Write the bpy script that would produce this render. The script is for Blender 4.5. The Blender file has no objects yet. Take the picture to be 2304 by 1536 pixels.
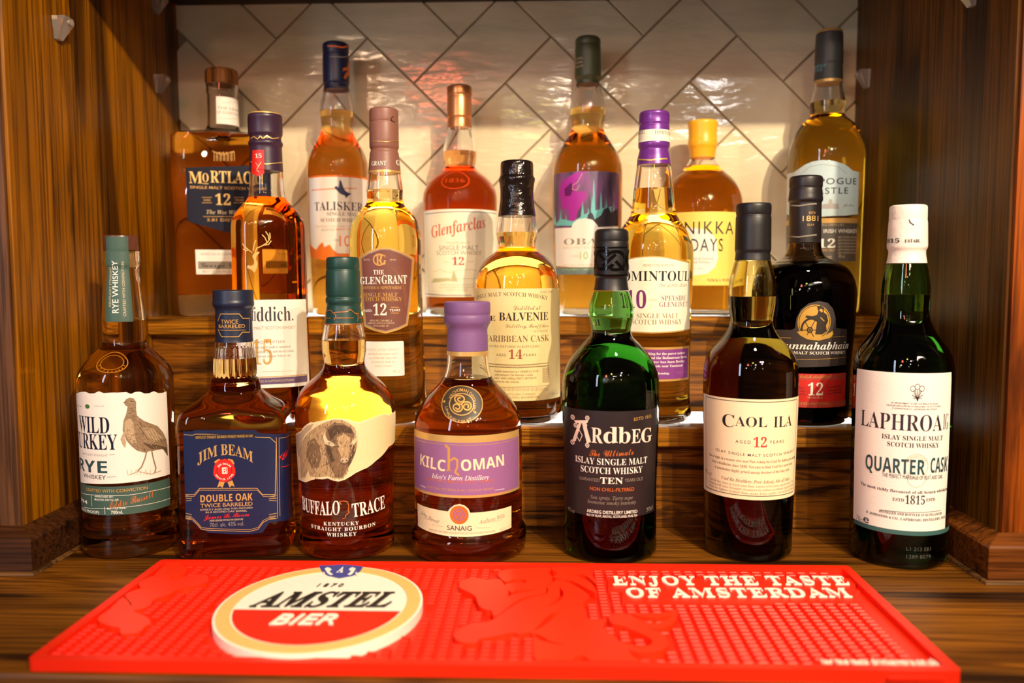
import bpy, math, random
from mathutils import Vector, Matrix
from mathutils.geometry import tessellate_polygon

random.seed(7)
S = bpy.context.scene
COL = S.collection

# ------------------------------------------------------------------ camera
W, HH, F, H = 2304, 1536, 1843.18, .26
PIT, YAW, ROLL = .0757, .0303, -.0023
_fw = Vector((-math.sin(YAW)*math.cos(PIT), math.cos(YAW)*math.cos(PIT), -math.sin(PIT)))
_r0 = Vector((math.cos(YAW), math.sin(YAW), 0)); _u0 = _r0.cross(_fw)
_rt = _r0*math.cos(ROLL)+_u0*math.sin(ROLL); _up = _u0*math.cos(ROLL)-_r0*math.sin(ROLL)
EYE = Vector((0, 0, H))
cd = bpy.data.cameras.new('camera'); cam = bpy.data.objects.new('camera', cd); COL.objects.link(cam)
cd.lens = F/W*36; cd.sensor_width = 36; cd.clip_start = .02
m = Matrix((_rt, _up, -_fw)).transposed().to_4x4(); m.translation = EYE; cam.matrix_world = m
cd.dof.use_dof = True; cd.dof.focus_distance = .80; cd.dof.aperture_fstop = 3.2
S.camera = cam

# ------------------------------------------------------------------ world, lights, exposure
S.view_settings.view_transform = 'Standard'; S.view_settings.look = 'None'
S.view_settings.gamma = 1; S.view_settings.use_curve_mapping = False
S.view_settings.exposure = -0.03
cy = S.cycles
cy.max_bounces = 14; cy.transmission_bounces = 14; cy.glossy_bounces = 5; cy.diffuse_bounces = 3
cy.transparent_max_bounces = 8
cy.use_denoising = True; cy.sample_clamp_indirect = 4; cy.blur_glossy = .6
wd = bpy.data.worlds.new('bar_room'); S.world = wd; wd.use_nodes = True
bg = wd.node_tree.nodes['Background']; bg.inputs[0].default_value = (.55, .36, .22, 1); bg.inputs[1].default_value = .10

def aim(o, at):
    o.rotation_euler = (Vector(at)-o.location).to_track_quat('-Z', 'Y').to_euler()
def spot(name, loc, at, power, col, size=75, blend=.5, rad=.03):
    l = bpy.data.lights.new(name, 'SPOT'); l.energy = power; l.color = col; l.spot_size = math.radians(size)
    l.spot_blend = blend; l.shadow_soft_size = rad
    o = bpy.data.objects.new(name, l); COL.objects.link(o); o.location = loc; aim(o, at); return o
def bulb(name, loc, power, col, rad=.025):
    l = bpy.data.lights.new(name, 'POINT'); l.energy = power; l.color = col; l.shadow_soft_size = rad
    o = bpy.data.objects.new(name, l); COL.objects.link(o); o.location = loc; return o
def area(name, loc, at, power, col, sx, sy):
    l = bpy.data.lights.new(name, 'AREA'); l.shape = 'RECTANGLE'; l.size = sx; l.size_y = sy; l.energy = power; l.color = col
    o = bpy.data.objects.new(name, l); COL.objects.link(o); o.location = loc; aim(o, at); return o
WARM = (1, .82, .58)
spot('ceiling_spot_key', (.75, -.75, 1.28), (-.02, 1.0, .36), 165, WARM, 40, .35, .02)
spot('ceiling_spot_key', (.56, -.82, 1.30), (-.02, 1.0, .36), 45, WARM, 40, .35, .015)
spot('ceiling_spot_key', (.95, -.62, 1.25), (-.02, 1.0, .36), 40, WARM, 44, .35, .015)
spot('ceiling_spot_front', (.15, -1.25, 1.15), (-.05, .95, .2), 17, (1, .80, .56), 60, .6, .03)
spot('ceiling_spot_low', (-.7, -1.2, .85), (.1, 1.0, .3), 9, (1, .66, .40), 60, .6, .03)
spot('downlight_over_counter', (.3, .35, 1.5), (.12, .6, 0), 30, (1, .86, .68), 40, .9, .05)
area('window_daylight', (-1.3, -1.0, .75), (-.2, .8, .1), 11, (.70, .80, 1), .16, 1.1)
for i, (x, y, z, p, c) in enumerate([(-.42, -.6, .62, .8, (1, .9, .8)), (-.15, -.9, .95, 1.2, (1, .8, .55)), (.12, -1.0, .80, 1.2, (.9, .92, 1)),
        (.32, -.9, 1.0, 1.2, (1, .8, .5)), (.6, -.7, .6, .8, (1, .75, .4)), (-.75, -.4, .9, .8, (1, .7, .4)), (.05, -.7, .55, .6, (1, .85, .6)), (.9, -.2, .8, .7, (1, .8, .5))]):
    bulb('pendant_bulb', (x, y, z), p*.8, c, .016)
for i, (x, y, z) in enumerate([(-.5, -.62, .56), (-.38, -.68, .50), (-.24, -.7, .62), (.04, -.8, .66), (.3, -.7, .56), (-.8, -.3, .58)]):       # fairy lights round the bar, behind the viewer
    bulb('fairy_light', (x, y, z), 1.1, ((1, .8, .5), (.72, .82, 1), (1, .92, .8))[i % 3], .005)
bulb('pendant_lamp', (.63, -.75, 1.03), 8, (1, .95, .88), .022)
area('red_neon', (-.335, -.645, .91), (-.13, 1.07, .51), 2.2, (1, .16, .08), .10, .16)
area('yellow_sign', (-.01, -.645, 1.07), (-.004, 1.07, .57), .8, (1, .85, .1), .10, .10)

# ------------------------------------------------------------------ measuring: pixel <-> place
def ray(px, py): return _fw+_rt*((px-W/2)/F)-_up*((py-HH/2)/F)
def proj(x, y, z):
    dx, dy, dz = x, y, z-H
    w = dx*_fw.x+dy*_fw.y+dz*_fw.z
    return (W/2+F*(dx*_rt.x+dy*_rt.y+dz*_rt.z)/w, HH/2-F*(dx*_up.x+dy*_up.y+dz*_up.z)/w)
def ground(px, py, z=0):
    d = ray(px, py); t = (z-H)/d.z; return Vector((d.x*t, d.y*t, z))

# ------------------------------------------------------------------ materials
MATS = {}
def nodes(name):
    mt = bpy.data.materials.new(name); mt.use_nodes = True; nt = mt.node_tree; nt.nodes.clear()
    out = nt.nodes.new('ShaderNodeOutputMaterial'); return mt, nt, out
def srgb(c):
    return tuple((v/255/12.92 if v <= 10 else ((v/255+.055)/1.055)**2.4) for v in c)
def M(name, rgb, rough=.5, metal=0., spec=.5, bump=0, bscale=300, vary=.06):
    """plain procedural surface; rgb is 0-255"""
    if name in MATS: return MATS[name]
    mt, nt, out = nodes(name); b = nt.nodes.new('ShaderNodeBsdfPrincipled'); N = nt.nodes.new; L = nt.links.new
    c = srgb(rgb)
    tc = N('ShaderNodeTexCoord'); no = N('ShaderNodeTexNoise'); no.inputs['Scale'].default_value = bscale; no.inputs['Detail'].default_value = 3
    L(tc.outputs['Object'], no.inputs['Vector'])
    rp = N('ShaderNodeValToRGB'); L(no.outputs[0], rp.inputs[0])
    rp.color_ramp.elements[0].color = tuple(v*(1-vary) for v in c)+(1,); rp.color_ramp.elements[1].color = tuple(min(1, v*(1+vary)) for v in c)+(1,)
    L(rp.outputs[0], b.inputs['Base Color'])
    b.inputs['Roughness'].default_value = rough; b.inputs['Metallic'].default_value = metal; b.inputs['Specular IOR Level'].default_value = spec
    if bump:
        bp = N('ShaderNodeBump'); bp.inputs['Strength'].default_value = bump; bp.inputs['Distance'].default_value = .002
        L(no.outputs[0], bp.inputs['Height']); L(bp.outputs[0], b.inputs['Normal'])
    L(b.outputs[0], out.inputs[0]); MATS[name] = mt; return mt
def glass(name, trans=None, path=.085, ior=1.45, rough=0., tint=(1, 1, 1), bump=0):
    """clear or coloured glass; trans = share of R,G,B light left after `path` metres"""
    if name in MATS: return MATS[name]
    mt, nt, out = nodes(name); g = nt.nodes.new('ShaderNodeBsdfGlass'); g.inputs['IOR'].default_value = ior
    g.inputs['Roughness'].default_value = rough; g.inputs['Color'].default_value = tint+(1,)
    nt.links.new(g.outputs[0], out.inputs['Surface'])
    if trans:
        k = [-math.log(max(t, 1e-4))/path for t in trans]; d = max(k)
        v = nt.nodes.new('ShaderNodeVolumeAbsorption'); v.inputs['Density'].default_value = d
        v.inputs['Color'].default_value = tuple(1-x/d for x in k)+(1,); nt.links.new(v.outputs[0], out.inputs['Volume'])
    if bump:
        N = nt.nodes.new; tc = N('ShaderNodeTexCoord'); no = N('ShaderNodeTexNoise'); no.inputs['Scale'].default_value = 90
        bp = N('ShaderNodeBump'); bp.inputs['Strength'].default_value = bump; bp.inputs['Distance'].default_value = .002
        nt.links.new(tc.outputs['Object'], no.inputs['Vector']); nt.links.new(no.outputs[0], bp.inputs['Height']); nt.links.new(bp.outputs[0], g.inputs['Normal'])
    MATS[name] = mt; return mt
def whitened(name, rgb):
    mt, nt, out = nodes(name); b = nt.nodes.new('ShaderNodeBsdfPrincipled'); b.inputs['Base Color'].default_value = srgb(rgb)+(1,)
    b.inputs['Transmission Weight'].default_value = .88; b.inputs['Roughness'].default_value = .12; b.inputs['IOR'].default_value = 1.49
    nt.links.new(b.outputs[0], out.inputs[0]); MATS[name] = mt; return mt
def wood(name, grain, light, dark, rough=.38, scale=1., seed=0., line=.5):
    """stained oak: long streaks along one axis (0 x, 1 y, 2 z), pores and bump"""
    mt, nt, out = nodes(name); N = nt.nodes.new; L = nt.links.new
    b = N('ShaderNodeBsdfPrincipled'); tc = N('ShaderNodeTexCoord'); mp = N('ShaderNodeMapping')
    sc = [9*scale]*3; sc[grain] = .75*scale; mp.inputs['Scale'].default_value = sc; mp.inputs['Location'].default_value = (seed, seed*1.7, seed*.6)
    L(tc.outputs['Object'], mp.inputs[0])
    n1 = N('ShaderNodeTexNoise'); n1.inputs['Scale'].default_value = 2.2; n1.inputs['Detail'].default_value = 5; n1.inputs['Distortion'].default_value = 1.1
    L(mp.outputs[0], n1.inputs['Vector'])
    mp2 = N('ShaderNodeMapping'); s2 = [170*scale]*3; s2[grain] = 3.5*scale; mp2.inputs['Scale'].default_value = s2; L(tc.outputs['Object'], mp2.inputs[0])
    n2 = N('ShaderNodeTexNoise'); n2.inputs['Scale'].default_value = 1.6; n2.inputs['Detail'].default_value = 4; L(mp2.outputs[0], n2.inputs['Vector'])
    # ring lines: the low noise folded into bands
    ml = N('ShaderNodeMath'); ml.operation = 'MULTIPLY'; ml.inputs[1].default_value = 22; L(n1.outputs[0], ml.inputs[0])
    sn = N('ShaderNodeMath'); sn.operation = 'SINE'; L(ml.outputs[0], sn.inputs[0])
    r1 = N('ShaderNodeValToRGB'); L(n1.outputs[0], r1.inputs[0])
    li, da = srgb(light), srgb(dark); mid = tuple((a*.55+d*.45) for a, d in zip(li, da))
    e = r1.color_ramp.elements; e[0].position = .3; e[0].color = da+(1,); e[1].position = .68; e[1].color = li+(1,)
    x = e.new(.5); x.color = mid+(1,)
    r2 = N('ShaderNodeValToRGB'); L(sn.outputs[0], r2.inputs[0]); e = r2.color_ramp.elements
    e[0].position = .0; e[0].color = (1, 1, 1, 1); e[1].position = .95; e[1].color = (1-line, 1-line*1.05, 1-line*1.1, 1)
    r3 = N('ShaderNodeValToRGB'); L(n2.outputs[0], r3.inputs[0]); e = r3.color_ramp.elements
    e[0].position = .40; e[0].color = (.22, .19, .17, 1); e[1].position = .54; e[1].color = (1, 1, 1, 1)
    m1 = N('ShaderNodeMix'); m1.data_type = 'RGBA'; m1.blend_type = 'MULTIPLY'; m1.inputs[0].default_value = 1
    L(r1.outputs[0], m1.inputs[6]); L(r2.outputs[0], m1.inputs[7])
    m2 = N('ShaderNodeMix'); m2.data_type = 'RGBA'; m2.blend_type = 'MULTIPLY'; m2.inputs[0].default_value = .75
    L(m1.outputs[2], m2.inputs[6]); L(r3.outputs[0], m2.inputs[7]); L(m2.outputs[2], b.inputs['Base Color'])
    b.inputs['Roughness'].default_value = rough; b.inputs['Specular IOR Level'].default_value = .25
    bp = N('ShaderNodeBump'); bp.inputs['Strength'].default_value = .35; bp.inputs['Distance'].default_value = .0008
    L(n2.outputs[0], bp.inputs['Height']); L(bp.outputs[0], b.inputs['Normal'])
    L(b.outputs[0], out.inputs[0]); MATS[name] = mt; return mt

# ------------------------------------------------------------------ mesh helpers
def mesh(name, vs, fs, mats, mi=None, smooth=None, parent=None):
    me = bpy.data.meshes.new(name); me.from_pydata([tuple(v) for v in vs], [], fs)
    for mt in (mats if isinstance(mats, (list, tuple)) else [mats]): me.materials.append(mt)
    if mi: me.polygons.foreach_set('material_index', mi)
    if smooth:
        me.polygons.foreach_set('use_smooth', [True]*len(fs)); me.set_sharp_from_angle(angle=math.radians(smooth))
    me.update(); o = bpy.data.objects.new(name, me); COL.objects.link(o)
    if parent is not None: o.parent = parent
    return o
def empty(name, loc, label, cat, group=None, rz=0):
    o = bpy.data.objects.new(name, None); COL.objects.link(o); o.location = loc; o.rotation_euler = (0, 0, rz)
    o.empty_display_size = .02; o['label'] = label; o['category'] = cat
    if group: o['group'] = group
    return o
class MB:
    def __init__(s): s.v, s.f = [], []
    def add(s, vs, fs):
        b = len(s.v); s.v += [tuple(v) for v in vs]; s.f += [tuple(i+b for i in f) for f in fs]
    def box(s, a, b, bev=0):
        (x0, y0, z0), (x1, y1, z1) = a, b
        if not bev:
            s.add([(x0, y0, z0), (x1, y0, z0), (x1, y1, z0), (x0, y1, z0), (x0, y0, z1), (x1, y0, z1), (x1, y1, z1), (x0, y1, z1)],
                  [(0, 3, 2, 1), (4, 5, 6, 7), (0, 1, 5, 4), (1, 2, 6, 5), (2, 3, 7, 6), (3, 0, 4, 7)]); return
        # box with every edge chamfered
        xs, ys, zs = (x0, x1), (y0, y1), (z0, z1); vs = []; idx = {}
        for i in (0, 1):
            for j in (0, 1):
                for k in (0, 1):
                    sx, sy, sz = bev*(1-2*i), bev*(1-2*j), bev*(1-2*k)
                    for ax in range(3):
                        p = [xs[i]+sx, ys[j]+sy, zs[k]+sz]; p[ax] = (xs[i], ys[j], zs[k])[ax]
                        idx[i, j, k, ax] = len(vs); vs.append(p)
        fs = []
        for ax in range(3):
            u, w = (ax+1) % 3, (ax+2) % 3
            for e in (0, 1):
                q = []
                for a_, b_ in ((0, 0), (1, 0), (1, 1), (0, 1)):
                    t = [0, 0, 0]; t[ax] = e; t[u] = a_; t[w] = b_; q.append(idx[t[0], t[1], t[2], ax])
                fs.append(tuple(q if e else q[::-1]))
                for e2 in (0, 1):     # edge strip along w between faces ax and u
                    q = []
                    for c_, kx in ((0, ax), (1, ax), (1, u), (0, u)):
                        t = [0, 0, 0]; t[ax] = e; t[u] = e2; t[w] = c_; q.append(idx[t[0], t[1], t[2], kx])
                    fs.append(tuple(q if e != e2 else q[::-1]))
        for i in (0, 1):
            for j in (0, 1):
                for k in (0, 1):
                    q = [idx[i, j, k, 0], idx[i, j, k, 1], idx[i, j, k, 2]]
                    fs.append(tuple(q if (i+j+k) % 2 else q[::-1]))
        s.add(vs, fs)
    def prism(s, loops, z0, z1, cap_bottom=False):
        """upright prism over an outline (and holes) given as lists of (x, y)"""
        flat = [p for l in loops for p in l]; n = len(flat)
        vs = [(x, y, z1) for x, y in flat]+[(x, y, z0) for x, y in flat]
        fs = []
        for t in tessellate_polygon([[Vector((x, y, 0)) for x, y in l] for l in loops]):
            a, b, c = t
            A = (flat[b][0]-flat[a][0])*(flat[c][1]-flat[a][1])-(flat[b][1]-flat[a][1])*(flat[c][0]-flat[a][0])
            fs.append((a, b, c) if A > 0 else (a, c, b))
            if cap_bottom: fs.append(tuple(i+n for i in (fs[-1][::-1])))
        b = 0
        for k, l in enumerate(loops):
            A = sum(l[i-1][0]*l[i][1]-l[i][0]*l[i-1][1] for i in range(len(l)))
            ccw = (A > 0) == (k == 0)
            for i in range(len(l)):
                p, q = b+i, b+(i+1) % len(l)
                fs.append((p+n, q+n, q, p) if ccw else (q+n, p+n, p, q))
            b += len(l)
        s.add(vs, fs)
    def obj(s, name, mat, parent=None, smooth=None): return mesh(name, s.v, s.f, mat, None, smooth, parent)

# ------------------------------------------------------------------ lettering
ST = {'T': 0x1D5D4, 'b': 0x1D400, 'i': 0x1D434, 'B': 0x1D468, 'c': 0x1D4D0, 'r': 0x1D400}
OFS = {'s': 0, 'S': .006, 'r': -.006, 'L': 0}
def styled(t, st):
    base = ST.get(st)
    if base is None: return t
    o = ''
    for ch in t:
        if 'A' <= ch <= 'Z': o += chr(base+ord(ch)-65)
        elif 'a' <= ch <= 'z': o += '\u210e' if (base == 0x1D434 and ch == 'h') else chr(base+26+ord(ch)-97)
        elif '0' <= ch <= '9' and st in 'br': o += chr(0x1D7CE+ord(ch)-48)
        else: o += ch
    return o
TC = {}
def glyphs(t, st, track=1., ext=0):
    k = (t, st, track, ext)
    if k not in TC:
        cu = bpy.data.curves.new('lettering', type='FONT'); cu.body = styled(t, st); cu.size = 1; cu.offset = OFS.get(st, 0)
        cu.space_character = track; cu.resolution_u = 3; cu.extrude = ext
        o = bpy.data.objects.new('lettering', cu); me = bpy.data.meshes.new_from_object(o)
        vs = [tuple(v.co) for v in me.vertices]; fs = [tuple(p.vertices) for p in me.polygons]
        bpy.data.objects.remove(o); bpy.data.curves.remove(cu); bpy.data.meshes.remove(me)
        TC[k] = (vs, fs, min(v[0] for v in vs), max(v[0] for v in vs))
    return TC[k]
CAPH = {}
def caph(st):
    if st not in CAPH: v = glyphs('H', st)[0]; CAPH[st] = max(p[1] for p in v)
    return CAPH[st]

# ------------------------------------------------------------------ bottles
def pchip(xs, ys, x):
    """monotone cubic through (xs, ys), xs increasing"""
    n = len(xs); h = [xs[i+1]-xs[i] for i in range(n-1)]; d = [(ys[i+1]-ys[i])/h[i] for i in range(n-1)]
    mm = [d[0]]+[0 if d[i-1]*d[i] <= 0 else 2*d[i-1]*d[i]/(d[i-1]+d[i]) for i in range(1, n-1)]+[d[-1]]
    out = []
    for v in x:
        i = 0
        while i < n-2 and v > xs[i+1]: i += 1
        t = (v-xs[i])/h[i]
        out.append((1+2*t)*(1-t)**2*ys[i]+t*(1-t)**2*h[i]*mm[i]+t*t*(3-2*t)*ys[i+1]+t*t*(t-1)*h[i]*mm[i+1])
    return out
def squarish(n, q, turn=0):
    f = lambda p: 1/((abs(math.sin(p-turn)))**n+(abs(math.cos(p-turn))/q)**n)**(1/n)
    return f
def tri(a, turn=0): return lambda p: 1-a*math.cos(3*(p-turn))

class Bottle:
    """A bottle read off the photograph: silhouettes as (image row, half width) become radii at real heights."""
    def __init__(s, name, label, group, cx, yb, hw, Z, dist=None, shape=None, blend=(0, 1), shift=0):
        g = ground(cx, yb, Z); n0 = math.hypot(g.x, g.y); r = .04; ux, uy = g.x/n0, g.y/n0
        if dist:
            d = ray(cx, yb); k = math.hypot(d.x, d.y); ux, uy = d.x/k, d.y/k
        for _ in range(6):
            n = dist/uy if dist else n0+r-.0045
            s.n = n; s.ax, s.ay = ux*n, uy*n
            r = s._rad(cx, yb-110, hw)
        s.ax += shift
        s.n = math.hypot(s.ax, s.ay)
        s.Z = Z; s.th = math.atan2(s.ax, s.ay)
        s.root = empty(name, (s.ax, s.ay, Z), label, 'bottle', group, -s.th)
        s.profs = []; s.shape = None
        if shape:
            mx = max(abs(shape(math.radians(a))*math.sin(math.radians(a))) for a in range(-110, 111))
            s.shape = lambda p: shape(p)/mx
        s.blend = (0, 1)
        if shape: s.blend = (s.zr(blend[0], 5)[0], s.zr(blend[1], 5)[0])   # full cross-section below the first row, round above the second
    def _rad(s, px, py, hw):
        a, b = ray(px-hw, py), ray(px+hw, py)
        c = (a.x*b.x+a.y*b.y)/math.hypot(a.x, a.y)/math.hypot(b.x, b.y)
        return s.n*math.sin(math.acos(min(1, c))/2)
    def zr(s, y, hw):
        z = .1
        for _ in range(4):
            px = proj(s.ax, s.ay, s.Z+z)[0]; d = ray(px, y); z = H+s.n*d.z/math.hypot(d.x, d.y)-s.Z
        return z, s._rad(px, y, hw)
    def k(s, z, phi):
        if not s.shape: return 1
        b0, b1 = s.blend; t = min(1, max(0, (b1-z)/(b1-b0))); t = t*t*(3-2*t)
        return 1+(s.shape(phi)-1)*t
    def R(s, z, phi=0):
        best = None
        for rows in s.profs:
            if rows[0][0]-.0006 <= z <= rows[-1][0]+.0006:
                zc = min(rows[-1][0], max(rows[0][0], z))
                for (z0, r0), (z1, r1) in zip(rows, rows[1:]):
                    if z0 <= zc <= z1 and z1 > z0:
                        v = r0+(r1-r0)*(zc-z0)/(z1-z0)
                        if best is None or v > best: best = v
        if best is None: best = min(((abs(q[0]-z), q[1]) for rows in s.profs for q in rows))[1]
        return best*s.k(z, phi)
    def pt(s, z, phi, off=0):
        r = s.R(z, phi)+off; return (r*math.sin(phi), -r*math.cos(phi), z)
    def world(s, p):
        c, q = math.cos(-s.th), math.sin(-s.th); return (s.ax+c*p[0]-q*p[1], s.ay+q*p[0]+c*p[1], s.Z+p[2])
    def lathe(s, rows, closed_ends=(True, True), seg=72, mod=None, loop=False):
        vs, fs = [], []
        for z, r in rows:
            for i in range(seg):
                p = 2*math.pi*i/seg; rr = r*s.k(z, p)*(mod(z, i) if mod else 1)
                vs.append((rr*math.sin(p), -rr*math.cos(p), z))
        n = len(rows)
        for j in range(n if loop else n-1):
            a, b = j*seg, ((j+1) % n)*seg
            for i in range(seg):
                q = (i+1) % seg; fs.append((a+i, a+q, b+q, b+i))
        if not loop:
            if closed_ends[0]: fs.append(tuple(range(seg))[::-1])
            if closed_ends[1]: fs.append(tuple((n-1)*seg+i for i in range(seg)))
        return vs, fs
    def glass(s, pts, fill, body, neck, top=None, base=None, flute=None, wall=.0028):
        """pts: (row, half width) from the bottom up; fill: row of the whisky's surface; base: (row, material) clear heel"""
        P = [s.zr(y, h) for y, h in pts]; P[0] = (0, P[0][1])
        zs, rs = [p[0] for p in P], [p[1] for p in P]
        zf = s.zr(fill, 10)[0]; zt = zs[-1]
        def rows(a, b, n): 
            q = [a+(b-a)*i/(n-1) for i in range(n)]; return list(zip(q, pchip(zs, rs, q)))
        zb = s.zr(base[0], 10)[0] if base else 0
        rb = pchip(zs, rs, [.006])[0]
        heel = [(.0045, rb*.25), (.0035, rb*.6), (.0008, rb*.84), (0, rb-.0045), (.0012, rb-.0020), (.0032, rb-.0006)]
        low = heel+rows(.006, zf, 70)
        s.profs.append(rows(0.0, zf, 50)); s.profs.append(rows(zf, zt, 40))
        if base:
            lo = heel+rows(.006, zb-.0001, 10)
            lo += [(zb-.0004, lo[-1][1]-.002)]
            v, f = s.lathe(lo); mesh('glass_base', v, f, base[1], None, 50, s.root)
            low = [(zb+.003, rs[0]*.3), (zb+.0008, rs[0]*.7)]+rows(zb, zf, 66)
            low = [(zb+.0022, low[3][1]*.25), (zb+.001, low[3][1]*.8)]+rows(zb, zf, 66)
        fb = None
        if flute:
            z0, z1 = sorted((s.zr(flute[0], 5)[0], s.zr(flute[1], 5)[0]))
            fb = lambda z, i: 1-flute[3]*abs(math.sin(math.pi*i*flute[2]/144)) if z0 < z < z1 else 1
        v, f = s.lathe(low, mod=fb, seg=144 if flute else 72); o = mesh('body', v, f, body, None, 50, s.root); o['label'] = 'glass body filled with whisky'
        out = rows(zf+.00015, zt, 40)
        inn = [(z, max(.004, r-wall)) for z, r in out][::-1]
        fl = None
        if flute:
            z0, z1 = sorted((s.zr(flute[0], 5)[0], s.zr(flute[1], 5)[0]))
            fl = lambda z, i: 1-flute[3]*abs(math.sin(math.pi*i*flute[2]/144)) if z0 < z < z1 else 1
        v, f = s.lathe(out+inn, loop=True, mod=fl, seg=144 if flute else 72); o = mesh('neck', v, f, neck, None, 50, s.root)
        s.zf, s.zt = zf, zt
        return s
    def cap(s, name, pts, mat, knurl=None, ends=(True, True), label=None, parent=None, solid=True):
        P = [s.zr(y, h) for y, h in pts]
        if P[0][0] > P[-1][0]: P = P[::-1]
        rows = []
        for i, (z, r) in enumerate(P):     # soften the corners
            if 0 < i < len(P)-1: 
                (za, ra), (zc, rc) = P[i-1], P[i+1]
                la, lc = math.hypot(z-za, r-ra), math.hypot(zc-z, rc-r); e = .0007
                ta, tc = min(.45, e/max(la, 1e-6)), min(.45, e/max(lc, 1e-6))
                rows += [(z+(za-z)*ta, r+(ra-r)*ta), (z+(zc-z)*tc, r+(rc-r)*tc)]
            else: rows.append((z, r))
        zt, rt = rows[-1]
        rows = rows[:-1]+[(zt-.0009, rt), (zt-.0003, rt-.0004), (zt, rt-.0011)]
        rows = [(max(z, rows[0][0]), r) for z, r in rows]
        s.profs.append(sorted(P))
        seg = 144 if knurl else 72
        mod = None
        if knurl:
            z0, z1 = sorted((s.zr(knurl[0], 5)[0], s.zr(knurl[1], 5)[0]))
            mod = lambda z, i: 1-.02*(i % 2) if z0 <= z <= z1 else 1
            rr = []
            for a, b in zip(rows, rows[1:]):
                rr.append(a)
                for zz in (z0, z1):
                    if a[0] < zz-.0003 and zz+.0003 < b[0]:
                        t = (zz-a[0])/(b[0]-a[0]); r = a[1]+(b[1]-a[1])*t; rr += [(zz-.0002, r), (zz+.0002, r)]
            rows = rr+[rows[-1]]
        v, f = s.lathe(rows, seg=seg, mod=mod)
        o = mesh(name, v, f, mat, None, 38, parent or s.root)
        if label: o['label'] = label
        return o

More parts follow.
